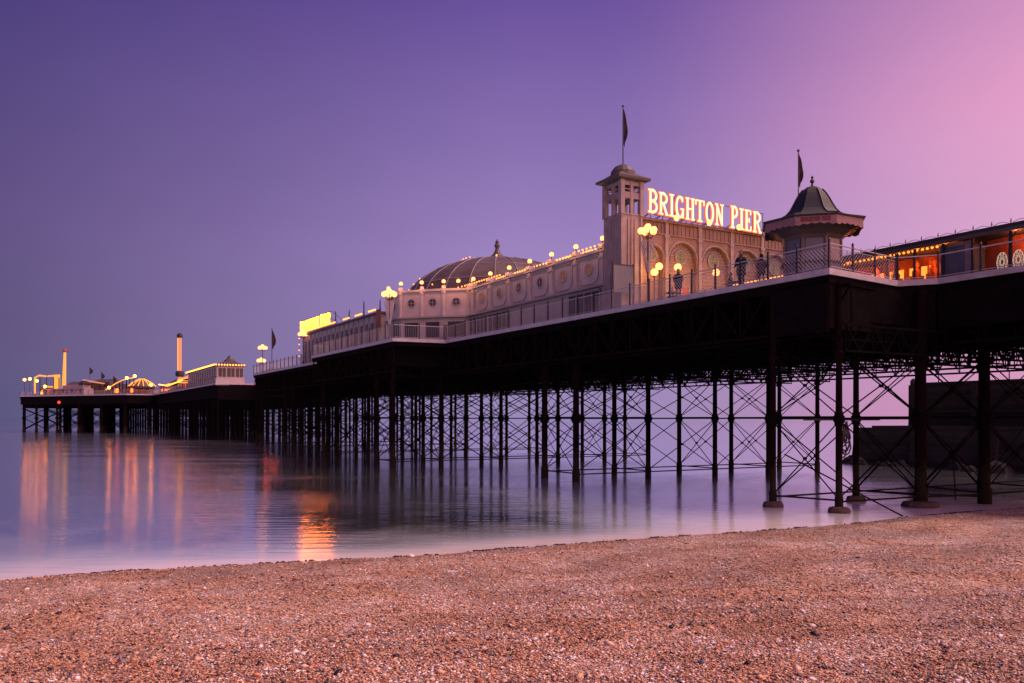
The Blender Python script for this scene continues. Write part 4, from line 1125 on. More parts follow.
# cove under the eaves
mb = MB(); mb.lathe((KC[0], KC[1], ZD), [(1.76, 2.4), (1.95, 2.7), (2.4, 3.0), (2.98, 3.2), (3.0, 3.54)], 8, o8); build(mb, 'cove', 'roof', ks)
for k in range(8):
    a, b = o8+k*PI/4, o8+(k+1)*PI/4; R = 3.08
    A = Vector((KC[0]+math.cos(a)*R, KC[1]+math.sin(a)*R, 0)); B = Vector((KC[0]+math.cos(b)*R, KC[1]+math.sin(b)*R, 0))
    nn = ((A+B)/2-Vector((KC[0], KC[1], 0))).normalized()
    P = [(A.x, A.y, ZD+3.55)]; K = 20
    for j in range(K+1):
        f = j/K; p = A+(B-A)*f; P.append((p.x, p.y, ZD+3.05-.09*abs(math.sin(f*PI*5))+.10*math.sin(f*PI)))
    P.append((B.x, B.y, ZD+3.55))
    mb = MB(); mb.slab(P, -nn*.06); fo = build(mb, 'fascia_board', 'pinkfascia', ks)
    mid = (a+b)/2
    if abs(((math.degrees(mid)) % 360)-225) < 2:
        # lettering on the board that faces the beach
        ax = (B-A).normalized()
        org = A+(B-A)*.14+nn*.03+Vector((0, 0, ZD+3.22))
        x = 0; up = Vector((0,0,1)); mb = MB(); txt = 'BRIGHTON PIER'; hh = .26
        ws = {'I': .34, 'E': .56, 'P': .56, ' ': .38}
        tw_ = sum(ws.get(c, .62)+.06 for c in txt); kx = (B-A).length*.72/(tw_*hh)
        for c in txt:
            if c != ' ': glyph(c, x, hh, .17, ax*kx, up, org, -nn*.02, mb)
            x += ws.get(c, .62)+.06
        for q in range(len(mb.v)//8):
            for j in range(8): v = Vector(mb.v[q*8+j]); mb.v[q*8+j] = tuple(v+nn*(.0015*(q % 7)))
        o = build(mb, 'lettering', 'redletter', ks); o.parent = fo
for k in range(8):
    a = o8+k*PI/4; mb = MB(); mb.lathe((KC[0]+math.cos(a)*1.76, KC[1]+math.sin(a)*1.76, ZD), [(.09, 0), (.09, 3.0)], 6); build(mb, 'corner_post', 'kioskwall', ks)
    m_ = (k+.5)*PI/4+o8; nn = Vector((math.cos(m_), math.sin(m_), 0)); tx = Vector((-nn.y, nn.x, 0)); c = Vector((KC[0], KC[1], ZD))+nn*(1.74*math.cos(PI/8)+.002)
    hw = .5
    mb = MB(); mb.slab([c-tx*hw+Vector((0,0,1.1)), c+tx*hw+Vector((0,0,1.1)), c+tx*hw+Vector((0,0,2.6)), c-tx*hw+Vector((0,0,2.6))], nn*.05)
    w = build(mb, 'shutter', 'bluewall' if k not in (5,) else 'tower', ks)
    mb = MB(); mb.slab([c-tx*hw+Vector((0,0,.3)), c+tx*hw+Vector((0,0,.3)), c+tx*hw+Vector((0,0,1.0)), c-tx*hw+Vector((0,0,1.0))], nn*.04); build(mb, 'panel', 'bluewall', ks)
    mb = MB(); mb.slab([c-tx*.65+Vector((0,0,1.02)), c+tx*.65+Vector((0,0,1.02)), c+tx*.65+Vector((0,0,1.08)), c-tx*.65+Vector((0,0,1.08))], nn*.25); build(mb, 'counter', 'rail_dark', ks)

# notice board by the tower
nb = thing('notice_board', 'blank blue-grey board on two dark posts at the foot of the tower', 'board', (.6, 21.4, TD))
mb = MB(); mb.box(.55, 2.45, 21.2, 21.3, TD+1.4, TD+3.55); build(mb, 'panel', 'board', nb)
mb = MB(); mb.box(.45, .55, 21.2, 21.3, TD, TD+3.75); mb.box(2.45, 2.55, 21.2, 21.3, TD, TD+3.75); mb.box(.55, 2.45, 21.19, 21.31, TD+3.55, TD+3.66); build(mb, 'frame', 'rail_dark', nb)

# ================================================================= RIGHT: lit shelter and stall
sh = thing('shelter', 'long low shelter with an orange lit front and dark roof at the right edge', 'building', (11, 4, ZD))
mb = MB(); mb.prism([(10.6, 10), (10.6, -46), (19.5, -46), (19.5, 10)], ZD+2.72, ZD+2.95); build(mb, 'roof', 'rail_dark', sh)
mb = MB(); mb.box(10.55, 10.62, -46, 10, ZD+2.5, ZD+2.715); build(mb, 'fascia_board', 'roof', sh)
mb = MB(); mb.box(13.2, 13.4, -46, -1.1, ZD, ZD+2.7); build(mb, 'back_wall', 'redpanel', sh)
mb = MB(); mb.box(14.5, 14.7, -1, 9.8, ZD, ZD+2.7); mb.box(11.2, 14.5, 9.8, 9.9, ZD, ZD+1.1); build(mb, 'back_wall', 'orangewall', sh)
for k in range(16):
    s = 4.2-1.98*k if k < 3 else (-1.7-2.3*(k-3) if k < 14 else 7+2.6*(k-14))
    mb = MB(); mb.box(10.7, 10.84, s-.07, s+.07, ZD, ZD+2.5); mb.path([(10.77, s, ZD+2.0), (10.77, s-.3, ZD+2.4), (10.77, s-.5, ZD+2.5)], .03, 4); build(mb, 'post', 'rail_dark', sh)
for k in range(48):
    s = 9.7-1.15*k
    mb = MB(); mb.lathe((10.65, s, ZD+2.95), [(.05, 0), (.02, .06), (.07, .12), (.02, .18), (.04, .22), (.01, .3)], 6)
    mb.path([(10.65, s-.12-.9*q/8, ZD+2.97+.12*math.sin(PI*q/8)) for q in range(9)], .018, 4); build(mb, 'roof_crest', 'tower', sh)
# grey shutter booth in the middle and pale screens behind
mb = MB(); mb.box(11.0, 13.0, -1.1, .45, ZD, ZD+2.4); bo = build(mb, 'booth', 'bluewall', sh)
mb = MB(); mb.box(10.93, 10.997, -1.6, -1.1, ZD, ZD+2.45); mb.box(10.93, 10.997, .45, .55, ZD, ZD+2.45); mb.box(10.9, 10.997, -1.1, .45, ZD+2.25, ZD+2.45); o = build(mb, 'frame', 'tower', sh); o.parent = bo
for k in range(9):
    s = -2.1-1.0*k
    mb = MB()
    ring = [(13.15, s+.33*math.cos(q/10*2*PI), ZD+1.2+.6*math.sin(q/10*2*PI)) for q in range(10)]
    mb.path(ring, .025, 5, True)
    for q in range(10): mb.bar(ring[q], ring[(q+4) % 10], .014, 4)
    build(mb, 'lit_window_tracery', 'whitelight', sh)
mb = MB(); mb.box(13.0, 13.05, -40, -8, ZD+2.3, ZD+2.42); build(mb, 'strip_light', 'stalllight', sh)
mb = MB()
for s in (9.2, 8.4, 7.5, 6.8, 5.9, 5.0, 4.1, 3.5, 2.7, 2.1, 1.2): mb.box(14.44, 14.497, s-.2, s+.2, ZD+.9, ZD+2.0)
build(mb, 'lit_panel', 'stalllight', sh)
for s in (8.6, 6.9, 5.4, 3.8, 2.6, 1.3):
    mb = MB(); mb.box(12.9, 13.6, s-.3, s+.3, ZD, ZD+1.2); mb.lathe((13.2, s, ZD+1.2), [(.28, 0), (.3, .3), (.12, .5), (.22, .8), (.05, 1.0)], 8); build(mb, 'counter', 'redpanel', sh)
string([(10.95, 9.8, ZD+2.35), (10.95, .6, ZD+2.35)], .33, 'row of bright orange bulbs under the shelter roof', .085, 'stripglow')
string([(14.2, 25, ZD+3.05), (14.2, 10.3, ZD+3.05)], .42, 'row of orange bulbs behind the kiosk leading to the shelter', .11, 'stripglow')
# stall beyond (visible between kiosk and shelter)
stl = thing('arcade_stall', 'low stall mostly hidden behind the bell-roofed kiosk, joined to the orange shelter', 'stall', (15.5, 12, ZD))
mb = MB(); mb.box(14.6, 19, 10.4, 20, ZD, ZD+2.9); build(mb, 'wall', 'roof', stl)
mb = MB(); mb.box(14.3, 19.2, 10.2, 20.2, ZD+2.9, ZD+3.0); build(mb, 'roof', 'roof', stl)
mb = MB(); mb.box(14.5, 14.597, 10.9, 13.4, ZD+1.95, ZD+2.2); build(mb, 'strip_light', 'whitelight', stl)
for k in range(4):
    mb = MB(); mb.box(14.52, 14.596, 10.7+2.2*k, 12.4+2.2*k, ZD+.5, ZD+1.75); build(mb, 'lit_opening', 'stalllight' if k % 3 != 1 else 'orangewall', stl)
for (t, s, z, e, c) in ((12.6, 3.4, ZD+2.0, 120, (1, .2, .03)), (12.8, 1.6, ZD+1.8, 120, (1, .2, .03)), (12.2, -3.5, ZD+2.3, 90, (1, .22, .07)), (12.2, -8, ZD+2.3, 90, (1, .22, .07)), (12.8, 6.6, ZD+2.0, 110, (1, .2, .03)), (12.8, 9, ZD+2.0, 80, (1, .2, .03)), (13.7, 15, ZD+2.2, 60, (1, .2, .03))):
    ld = bpy.data.lights.new('stall_lamp', 'POINT'); ld.energy = e; ld.color = c; ld.shadow_soft_size = .2
    lo = bpy.data.objects.new('stall_lamp', ld); col.objects.link(lo); lo.location = W(t, s, z)

# ================================================================= PEOPLE (skinned figures)
def person(at, H, rz, label, coat, pose=0):
    th = thing('person', label, 'person', at)
    th.rotation_euler.z = rz
    k = H/1.75
    V = [(0,0,.95),(0,0,1.15),(0,0,1.38),(0,0,1.5),(0,.01,1.6),(0,.01,1.72),          # pelvis..head 0-5
         (.09,0,.9),(.10,.02,.5),(.10,-.02,.08),(.10,.12,.03),                          # leg 6-9
         (-.09,0,.9),(-.12,.05,.5),(-.12,-.05,.08),(-.12,.09,.03),                     # 10-13
         (.18,0,1.42),(.24,.02,1.15),(.22,.22,1.02),(.19,.30,1.04),                    # arm 14-17
         (-.18,0,1.42),(-.25,-.02,1.15),(-.22,.20,1.0),(-.19,.28,1.03)]
    E = [(0,1),(1,2),(2,3),(3,4),(4,5),(0,6),(6,7),(7,8),(8,9),(0,10),(10,11),(11,12),(12,13),(2,14),(14,15),(15,16),(16,17),(2,18),(18,19),(19,20),(20,21)]
    R = [.15,.14,.16,.06,.085,.085,.10,.07,.045,.035,.10,.07,.045,.035,.07,.052,.04,.03,.07,.052,.04,.03]
    me = bpy.data.meshes.new('person'); me.from_pydata([tuple(c*k for c in v) for v in V], E, []); me.materials.append(M['trousers'])
    o = bpy.data.objects.new('body', me); col.objects.link(o); o.parent = th
    m = o.modifiers.new('skin', 'SKIN'); sv = me.skin_vertices[0].data
    for q, r in zip(sv, R): q.radius = (r*k, r*k*.85)
    sv[0].use_root = True
    o.modifiers.new('sub', 'SUBSURF').levels = 2; o.modifiers['sub'].render_levels = 2
    og = ORG[th.name]
    def add(mb, name, mt):
        mb.v = [tuple(Vector(v)*k+og) for v in mb.v]; return build(mb, name, mt, th, smooth=True)
    c = MB(); c.lathe((0,0,0), [(.20,.62),(.21,.9),(.18,1.1),(.21,1.3),(.20,1.42),(.1,1.5)], 14)
    c.v = [(v[0]*1.1, v[1]*.8, v[2]) for v in c.v]
    for sx in (1, -1): c.bar((.19*sx,0,1.4), (.25*sx,.01,1.15), .075, 8, .065); c.bar((.25*sx,.01,1.15), (.22*sx,.2,1.02), .065, 8, .05)
    add(c, 'coat', coat)
    h = MB(); h.ball((0,.01,1.66), .105, 12, 8, 1.15); h.ball((0, .115, 1.65), .02, 6, 4); add(h, 'face', 'skin')
    h = MB(); h.ball((0,-.02,1.69), .115, 12, 8, 1.1); add(h, 'hair', 'hair')
    return th
person((1.1, 14.2, TD), 2.15, ANG+2.4, 'person in a dark coat standing at the lattice railing before the arches', 'coat')
person((1.3, 8.2, TD), 2.45, ANG+2.0, 'tall person in dark coat at the railing under the last letters of the sign', 'coat')
person((1.4, 6.5, TD), 1.95, ANG-.6, 'shorter person in a plum coat next to the bell-roofed kiosk', 'coat2')
person((4.5, 12.5, TD), 1.9, ANG+1.2, 'person in plum clothes walking between the two globe lamps and the kiosk', 'coat2')
# cafe tables on the terrace
tp = thing('cafe_table', '', 'table', (3, 17, TD), 'pale tables on the terrace')
mb = MB(); mb.lathe((3, 17, TD+.95), [(.6, 0), (.6, .05)], 14); build(mb, 'tabletop', 'wall', tp)
mb = MB(); mb.lathe((3, 17, TD), [(.3, 0), (.05, .06), (.05, .95)], 8); build(mb, 'pedestal', 'rail_dark', tp)
tp['label'] = 'round pale table behind the railing left of the standing person'
copy_to(tp, (3.5, 11, TD), 'round pale table behind the railing under the third arch'); copy_to(tp, (4.4, 18.6, TD), 'round pale table at the foot of the lamp standard')

# ================================================================= FAR END
# pavilion with glazed front
pv = thing('pavilion', 'white pavilion with dark windows and lights along its eaves, past the low hall', 'building', (0, 182, ZD))
z0 = ZD-1.2
mb = MB(); mb.box(.1, 6.4, 182.2, 225, ZD+.0, ZD+4.2); mb.box(-.28, 6.6, 181.52, 182.1, ZD-.5, ZD+1.2); build(mb, 'wall', 'wall', pv)
mb = MB(); mb.box(-.5, 6.9, 181.6, 225.5, ZD+4.2, ZD+4.45); i = len(mb.v)
mb.v += [(-.3, 181.8, ZD+4.45), (6.7, 181.8, ZD+4.45), (6.7, 200, ZD+4.45), (-.3, 200, ZD+4.45), (4.2, 187, ZD+6.1), (4.2, 196, ZD+6.1)]
mb.f += [(i, i+1, i+4), (i+1, i+2, i+5, i+4), (i+2, i+3, i+5), (i+3, i, i+4, i+5)]
mb.lathe((4.3, 188, ZD+5.8), [(1.6, 0), (.9, .5), (.5, 1.1), (.1, 1.5)], 8)
build(mb, 'roof', 'roof', pv)
for k in range(3):
    t = .5+2.05*k; mb = MB(); mb.box(t, t+1.7, 182.1, 182.197, ZD+1.6, ZD+3.7); w = build(mb, 'window', 'dark', pv)
    m2 = MB(); m2.box(t+.8, t+.9, 182.05, 182.097, ZD+1.6, ZD+3.7); o = build(m2, 'glazing_bar', 'wall', pv); o.parent = w
for k in range(12):
    s = 184+3.3*k; mb = MB(); mb.box(.03, .097, s, s+1.4, ZD+1.0, ZD+3.7); build(mb, 'window', 'dark', pv)
string([(6.8, 181.5, ZD+4.3), (-.55, 181.5, ZD+4.3), (-.55, 225, ZD+4.3)], .62, 'line of orange lights round the eaves of the white pavilion', .17, 'bulbfar')
fs = thing('food_stall', 'small glowing orange stall to the right of the white pavilion', 'stall', (11, 176, ZD))
mb = MB(); mb.box(10.6, 14.5, 176, 180, ZD, ZD+2.6); build(mb, 'wall', 'redpanel', fs); mb = MB(); mb.box(10.3, 14.8, 175.6, 180.3, ZD+2.6, ZD+2.9); mb.lathe((12.5, 178, ZD+2.9), [(2.2, 0), (.3, 1.1)], 8); build(mb, 'roof', 'roof', fs)
mb = MB(); mb.box(10.8, 14.3, 175.9, 175.997, ZD+1.1, ZD+2.4); mb.box(10.5, 10.597, 176.3, 179.6, ZD+1.1, ZD+2.4); build(mb, 'lit_front', 'stallfar', fs)
# tall lit ride tower
rt = thing('drop_tower', 'tall slim glowing orange ride tower standing behind the fairground roofs', 'ride', (4, 268, ZD))
mb = MB(); mb.lathe((4, 268, ZD), [(.62, 0), (.62, 18.2)], 8); build(mb, 'mast', 'towerlight', rt)
mb = MB(); mb.lathe((4, 268, ZD), [(.7, 18.2), (1.0, 18.6), (.9, 19.3), (.3, 19.8)], 10); mb.lathe((4, 268, ZD), [(.8, 5.2), (1.4, 5.6), (1.4, 6.8), (.8, 7.2)], 10); build(mb, 'carriage', 'rail_dark', rt)
mb = MB(); mb.bar((3.3, 267.4, ZD+7.3), (3.3, 267.4, ZD+18), .12, 6); build(mb, 'light_strip', 'stripglow', rt)
# fairground canopies
def canopy(t, s, w, l, h, hp, label, nm='ride_canopy'):
    th = thing(nm, label, 'canopy', (t, s, ZD), 'lit canopies of the fairground')
    mb = MB(); i = 0
    mb.v += [(t, s, ZD+h), (t+w, s, ZD+h), (t+w, s+l, ZD+h), (t, s+l, ZD+h), (t+w/2, s+l*.3, ZD+h+hp), (t+w/2, s+l*.7, ZD+h+hp)]
    mb.f += [(0,1,4), (1,2,5,4), (2,3,5), (3,0,4,5), (3,2,1,0)]
    build(mb, 'roof', 'roof', th)
    mb = MB()
    c = [(t, s, ZD+h), (t+w, s, ZD+h), (t+w, s+l, ZD+h), (t, s+l, ZD+h)]; a, b = (t+w/2, s+l*.3, ZD+h+hp), (t+w/2, s+l*.7, ZD+h+hp)
    mb.path(c, .14, 6, True); mb.bar(c[0], a, .14); mb.bar(c[3], b, .14); mb.bar(a, b, .14); mb.bar(c[1], a, .14)
    build(mb, 'edge_lights', 'stripglow', th)
    mb = MB()
    for p in c: mb.bar((p[0], p[1], ZD), p, .15)
    build(mb, 'posts', 'rail_dark', th)
    mb = MB(); mb.box(t+1, t+w-1, s+1, s+l-1, ZD, ZD+1.2); mb.box(t+2, t+w-2, s+3, s+l-3, ZD+1.2, ZD+h*.7); build(mb, 'stalls', 'redpanel', th)
canopy(.8, 229, 8, 22, 3.3, 1.9, 'long dark canopy outlined in orange lights left of the white pavilion')
canopy(.8, 253, 8, 28, 2.7, 1.8, 'lower dark canopy outlined in orange lights under the ride tower')
ca = thing('carousel', 'round carousel tent with glowing spokes on its roof in the distance', 'ride', (-4, 302, ZD))
cc = (-4, 302)
mb = MB(); mb.lathe((cc[0], cc[1], ZD), [(4.5, 2.4), (4.6, 3.0), (3, 4.4), (.6, 5.6), (.2, 6.0)], 16); build(mb, 'roof', 'roof', ca)
mb = MB()
for k in range(16):
    a = 2*PI*k/16; mb.path([(cc[0]+math.cos(a)*r, cc[1]+math.sin(a)*r, ZD+z) for r, z in ((4.7, 3.05), (3.1, 4.5), (.8, 5.7))], .13, 5)
build(mb, 'spoke_lights', 'stripglow', ca)
mb = MB()
for k in range(12): a = 2*PI*k/12; mb.bar((cc[0]+math.cos(a)*4.1, cc[1]+math.sin(a)*4.1, ZD), (cc[0]+math.cos(a)*4.1, cc[1]+math.sin(a)*4.1, ZD+2.6), .12)
mb.lathe((cc[0], cc[1], ZD), [(2, 0), (2, 2.5)], 12); build(mb, 'base', 'redpanel', ca)
for k, (t, s, w, l, h, lab, lit, rfm) in enumerate((
        (.8, 283.5, 5, 5, 2.6, 'small distant booth with an orange front just right of the carousel tent', 'stallfar', 'redpanel'),
        (1.2, 290, 4, 4, 3.4, 'small distant booth with a pointed roof behind the carousel tent', 'redpanel', 'roof'),
        (2.0, 270, 4, 5, 4.6, 'tall distant hut beside the foot of the orange ride tower', 'redpanel', 'roof'),
        (1.0, 226, 6, 3, 3.8, 'dark hut against the seaward end of the white pavilion', 'stallfar', 'roof'))):
    th = thing('fair_booth', lab, 'booth', (t, s, ZD), 'small booths of the fairground')
    mb = MB(); mb.box(t, t+w, s, s+l, ZD, ZD+h*.7); build(mb, 'wall', 'white_ride', th)
    mb = MB(); mb.lathe((t+w/2, s+l/2, ZD+h*.7), [(w*.72, 0), (w*.7, .15), (w*.3, h*.22), (.1, h*.34)], 8, PI/8); build(mb, 'roof', rfm, th)
    mb = MB(); mb.box(t-.06, t-.003, s+.5, s+l-.5, ZD+.9, ZD+h*.6); mb.box(t+.4, t+w-.4, s-.06, s-.003, ZD+.9, ZD+h*.6); build(mb, 'front', lit, th)
string([(-.6, 231, ZD+2.4), (-.6, 262, ZD+1.8), (-.6, 284, ZD+3.0)], .8, 'sagging line of orange bulbs along the distant fairground railing', .15, 'bulbfar')
def gable(name, f0, f1, b0, b1, h, lab, cat, lit, wallm='white_ride', roofm='roof', rise=1.3):
    a, b, c, d = HFx(f0, b0), HFx(f1, b0), HFx(f1, b1), HFx(f0, b1); th = thing(name, lab, cat, (a.x, a.y, ZD))
    mb = MB(); mb.slab([(p.x, p.y, ZD) for p in (a, b, c, d)], (0, 0, h)); build(mb, 'wall', wallm, th)
    m0, m1 = (a+d)/2, (b+c)/2; mb = MB(); i = 0
    mb.v += [(p.x, p.y, ZD+h+.01) for p in (a, b, c, d)]+[(m0.x, m0.y, ZD+h+rise), (m1.x, m1.y, ZD+h+rise)]
    mb.f += [(0,1,5,4), (2,3,4,5), (0,4,3), (1,2,5), (3,2,1,0)]; build(mb, 'roof', roofm, th)
    n_ = max(2, int((b-a).length/2.4))
    for k in range(n_):
        p = a+(b-a)*((k+.2)/n_); q = a+(b-a)*((k+.8)/n_); mb = MB()
        mb.slab([(p.x, p.y, ZD+.8), (q.x, q.y, ZD+.8), (q.x, q.y, ZD+h*.8), (p.x, p.y, ZD+h*.8)], (-.06, -.09, 0)); build(mb, 'window', lit[k % len(lit)], th)
def HFx(f, back):
    a = Vector((-10, 296)); b = Vector((-43, 345)); p = a+(b-a)*f; d = (b-a).normalized(); return p+Vector((abs(d.y), abs(d.x)))*back
gable('arcade_hall', .02, .34, 7, 13, 2.8, 'long low gabled hall behind the looping track on the pier head', 'building', ('dark', 'stallfar', 'redpanel'))
gable('ride_hall', .42, .60, 13, 19, 5.2, 'taller gabled hall rising behind the long pale far building', 'building', ('dark', 'redpanel'), 'roof')
gable('snack_stall', .87, .97, 7, 10, 2.4, 'small gabled stall with orange windows inside the yellow ride frame', 'stall', ('stallfar',), 'redpanel')
gable('ride_station', .64, .80, 11, 16, 4.4, 'gabled station hut behind the base of the orange lit mast', 'building', ('yellowride', 'dark'))
rc_ = thing('roller_coaster', 'distant looping track lit orange along its curved edge', 'ride', (-10, 305, ZD))
mb = MB(); pts_ = []
for k in range(25):
    f = k/24; pts_.append((-15.5+8.5*f, 308.5-8*f, ZD+1.7+4.2*math.sin(f*PI*.5)))
mb.path(pts_, .16, 6); build(mb, 'lit_edge', 'stripglow', rc_)
mb = MB(); mb.path([(p[0], p[1]+1.4, p[2]-.1) for p in pts_], .15, 5)
for p in pts_[::3]: mb.bar((p[0], p[1], ZD), p, .1); mb.bar((p[0], p[1]+1.4, ZD), (p[0], p[1]+1.4, p[2]-.1), .1)
for p in pts_: mb.bar(p, (p[0], p[1]+1.4, p[2]-.1), .08, 4)
build(mb, 'track', 'iron', rc_)
for k, (t, s, h, lab) in enumerate(((-14.6, 306.2, 2.2, 'glowing lamp at the low end of the looping track'), (-9.2, 300.6, 5.6, 'bright lamp high on the looping track'), (-6.8, 298.4, 6.2, 'brightest lamp on the top of the looping track'), (-1.4, 298.5, 3.2, 'yellow lamp under the right side of the carousel tent'))):
    th = thing('fair_lamp', lab, 'lamp', (t, s, ZD), 'lamps at the fairground')
    mb = MB(); mb.bar((t, s, ZD), (t, s, ZD+h), .08); build(mb, 'post', 'rail_dark', th); mb = MB(); mb.ball((t, s, ZD+h+.3), .5, 10, 6); build(mb, 'globe', 'globefar', th)
# helper: place by distance along the slanted front of the pier head
def HF(f, back=3):    # f 0..1 from landward corner to outer corner; back = metres behind the edge
    a = Vector((-10, 296)); b = Vector((-43, 345)); p = a+(b-a)*f; d = (b-a).normalized(); nn = Vector((-d.y, d.x))
    if nn.y < 0: nn = -nn
    nn = Vector((abs(nn.x), abs(nn.y)))
    return p+nn*back
wh = thing('ghost_train', 'long pale building with dark panels on the far head of the pier', 'building', (*HF(.6, 4), ZD))
a, b = HF(.44, 3), HF(.84, 3); c_, d_ = HF(.84, 7), HF(.44, 7)
mb = MB(); mb.slab([(a.x, a.y, ZD), (b.x, b.y, ZD), (c_.x, c_.y, ZD), (d_.x, d_.y, ZD)], (0, 0, 2.6)); build(mb, 'wall', 'white_ride', wh)
a2, b2, c2_, d2 = HF(.46, 3.6), HF(.66, 3.6), HF(.66, 6.6), HF(.46, 6.6)
mb = MB(); mb.slab([(a2.x, a2.y, ZD+4.2), (b2.x, b2.y, ZD+4.2), (c2_.x, c2_.y, ZD+4.2), (d2.x, d2.y, ZD+4.2)], (0, 0, 1.2)); mb.v = [(v[0], v[1], v[2]-1.59) for v in mb.v]; build(mb, 'upper_storey', 'white_ride', wh)
for k in range(9):
    p = HF(.46+.042*k, 2.9); q = HF(.46+.042*k+.022, 2.9)
    mb = MB(); mb.slab([(p.x, p.y, ZD+.9), (q.x, q.y, ZD+.9), (q.x, q.y, ZD+2.2), (p.x, p.y, ZD+2.2)], (-.05, -.08, 0)); build(mb, 'panel', 'redpanel' if k % 2 else 'dark', wh)
mb = MB(); e = HF(.48, 5); mb.lathe((e.x, e.y, ZD+3.8), [(2, 0), (2.2, .7), (1.4, 1.4), (.3, 1.7)], 10); build(mb, 'dark_dome', 'dark', wh)
lt = thing('ride_mast', 'tall orange lit mast with a dark knob near the outer end of the pier', 'ride', (*HF(.75, 8), ZD))
p = HF(.75, 8)
mb = MB(); mb.bar((p.x, p.y, ZD), (p.x+.4, p.y, ZD+16.8), .85, 8, .5); build(mb, 'mast', 'yellowride', lt); mb = MB(); mb.lathe((p.x+.4, p.y, ZD+16.8), [(.6, 0), (.9, .4), (.7, 1.0), (.15, 1.4)], 10); mb.bar((p.x-2, p.y, ZD+17.3), (p.x+3, p.y, ZD+17.9), .08); build(mb, 'head', 'redpanel', lt)
yr = thing('thrill_ride', 'boxy yellow lit ride frame at the outer end of the pier', 'ride', (*HF(.85, 12), ZD))
p0 = HF(.98, 5); p1 = HF(.72, 5)
mb = MB()
def P3(f, z): p = p0+(p1-p0)*f; return Vector((p.x, p.y, ZD+z))
mb.path([P3(.05, 1), P3(.05, 7.2), P3(.22, 8.0), P3(.48, 7.6)], .34, 6); mb.path([P3(.55, 7.6), P3(.98, 7.8)], .3, 6)
mb.path([P3(.28, 1.5), P3(.5, 3.6), P3(.75, 3.4)], .3, 6); build(mb, 'lit_frame', 'yellowride', yr)
mb = MB(); mb.slab([P3(.78, 2.5), P3(.98, 2.5), P3(.98, 8.1), P3(.78, 8.1)], (.4, .8, 0)); build(mb, 'lit_panel', 'yellowride', yr)
for f in (.05, .25, .5, .78, .98): mb = MB(); mb.bar(P3(f, 0), P3(f, 7), .2); build(mb, 'leg', 'rail_dark', yr)
for f, back, h, lab in ((.985, 1.5, 6.0, 'outermost small white lamp at the seaward end of the pier'), (.93, 1.5, 6.2, 'second small lamp from the seaward end of the pier'), (.86, 1.5, 5.4, 'third and brightest small lamp from the seaward end of the pier'), (.78, 1.5, 3.2, 'low yellow lamp in front of the yellow ride frame')):
    p = HF(f, back); th = thing('fair_lamp', lab, 'lamp', (p.x, p.y, ZD), 'lamps at the fairground')
    mb = MB(); mb.bar((p.x, p.y, ZD), (p.x, p.y, ZD+h), .09); build(mb, 'post', 'rail_dark', th); mb = MB(); mb.ball((p.x, p.y, ZD+h+.3), .5, 10, 6); build(mb, 'globe', 'globefar', th)
p = HF(.60, -.3); th = thing('warning_lamp', 'small red lamp on the dark skirt under the far pier head', 'lamp', (p.x, p.y, 12)); mb = MB(); mb.ball((p.x, p.y, 11.3), .55, 10, 6); build(mb, 'lens', 'redlamp', th); mb = MB(); mb.bar((p.x, p.y, 12), (p.x+.5, p.y+.5, 12.6), .1); build(mb, 'bracket', 'rail_dark', th)
cr = thing('swing_ride', 'long thin lit arm of a ride slanting down towards the looping track', 'ride', (*HF(.2, 10), ZD))
p, q = HF(.56, 8), HF(.36, 8); mb = MB(); mb.bar((p.x, p.y, ZD+5.9), (q.x, q.y, ZD+4.3), .3, 6, .22); build(mb, 'arm', 'towerlight', cr); mb = MB(); mb.bar((q.x, q.y, ZD), (q.x, q.y, ZD+4.2), .2); build(mb, 'support', 'iron', cr); mb = MB(); mb.bar((p.x, p.y, ZD), (p.x, p.y, ZD+5.8), .2); build(mb, 'support', 'iron', cr)
for f, h, lab in ((.50, 10.8, 'distant flagpole with a small dark flag, left one of three'), (.39, 8.8, 'distant flagpole with a small dark flag, middle one of three'), (.28, 7.2, 'distant flagpole with a small dark flag, right one of three')):
    p = HF(f, 8); flagpole((p.x, p.y, ZD), ZD+h, lab, (1.6, 2.6), r=.07)

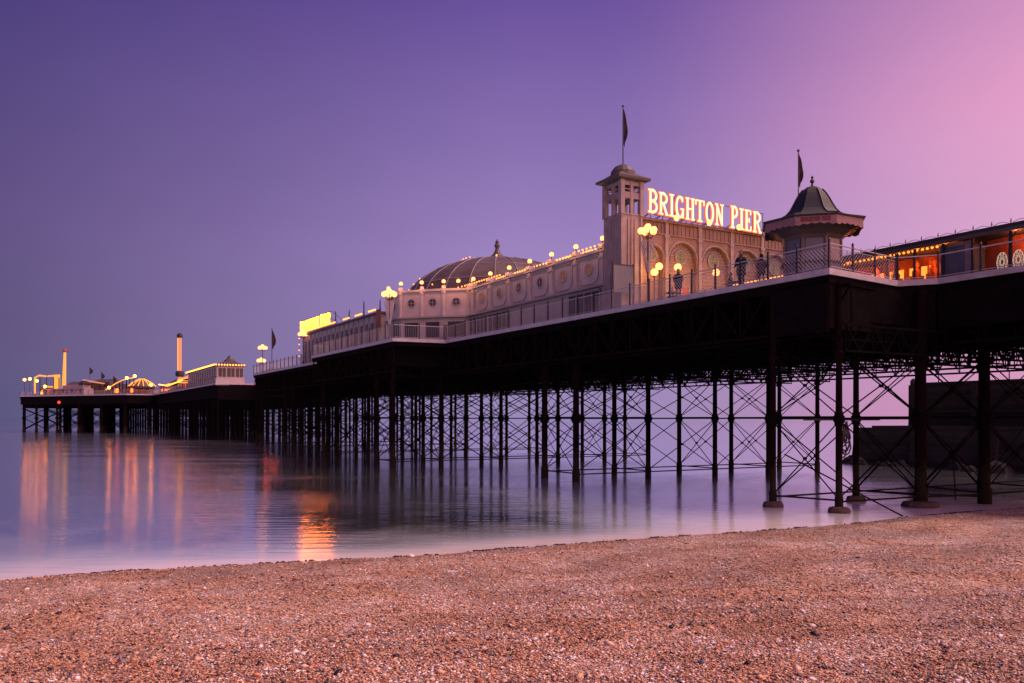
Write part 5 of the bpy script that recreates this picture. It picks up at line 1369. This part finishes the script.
# ================================================================= SEA WALL (groyne) beyond the pier
gr = thing('stone_groyne', 'dark stepped stone groyne reaching into the sea behind the pier columns', 'sea wall', (49, 35, 0))
mb = MB()
mb.slab([(t, 30.3, z) for t, z in ((49.2, -1), (49.8, 9.3), (58, 9.3), (58.6, -1))], (0, -95, 0))
mb.box(49.5, 58.3, -64, 30.0, 9.3, 9.5); mb.lathe((49.9, 29.7, 9.3), [(.5, 0), (.5, .45), (.3, .7)], 8)
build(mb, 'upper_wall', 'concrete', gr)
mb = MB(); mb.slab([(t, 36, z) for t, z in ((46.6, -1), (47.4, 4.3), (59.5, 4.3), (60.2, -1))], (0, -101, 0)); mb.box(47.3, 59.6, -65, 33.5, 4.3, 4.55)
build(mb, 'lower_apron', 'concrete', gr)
for k in range(9):
    s_ = 28-8.5*k; mb = MB(); mb.slab([(t, s_, z) for t, z in ((45.9, -1), (46.9, 3.6), (47.6, 3.6), (47.6, -1))], (0, -1.3, 0)); build(mb, 'buttress', 'concrete', gr)
mb = MB()
for z_ in (6.1, 7.7): mb.box(49.25, 49.7, -60, 30.05, z_, z_+.22)
for k in range(12): mb.box(49.3, 49.75, 29.5-7.5*k, 30.1-7.5*k, 4.6, 9.25)
build(mb, 'wall_courses', 'rock', gr)
for k in range(8):
    s_ = 27-8*k; mb = MB(); mb.bar((50.3, s_, 9.5), (50.3, s_, 10.5), .06); mb.bar((50.3, s_, 10.45), (50.3, s_-8, 10.45), .04); build(mb, 'guard_rail', 'rail_dark', gr)
rr2 = random.Random(3)
for k in range(34):
    t = rr2.uniform(43.5, 47.0) if k > 6 else rr2.uniform(46, 56); s = rr2.uniform(-30, 36) if k > 6 else rr2.uniform(36, 38.5)
    r = rr2.uniform(.5, 1.3); mb = MB(); mb.lathe((t, s, 0), [(r*.9, -.6), (r, .1*r), (r*.75, .6*r), (r*.3, .85*r)], 7, rr2.random())
    mb.v = [(v[0]+rr2.uniform(-.2, .2)*r, v[1]+rr2.uniform(-.2, .2)*r, v[2]+rr2.uniform(-.12, .12)*r) for v in mb.v]
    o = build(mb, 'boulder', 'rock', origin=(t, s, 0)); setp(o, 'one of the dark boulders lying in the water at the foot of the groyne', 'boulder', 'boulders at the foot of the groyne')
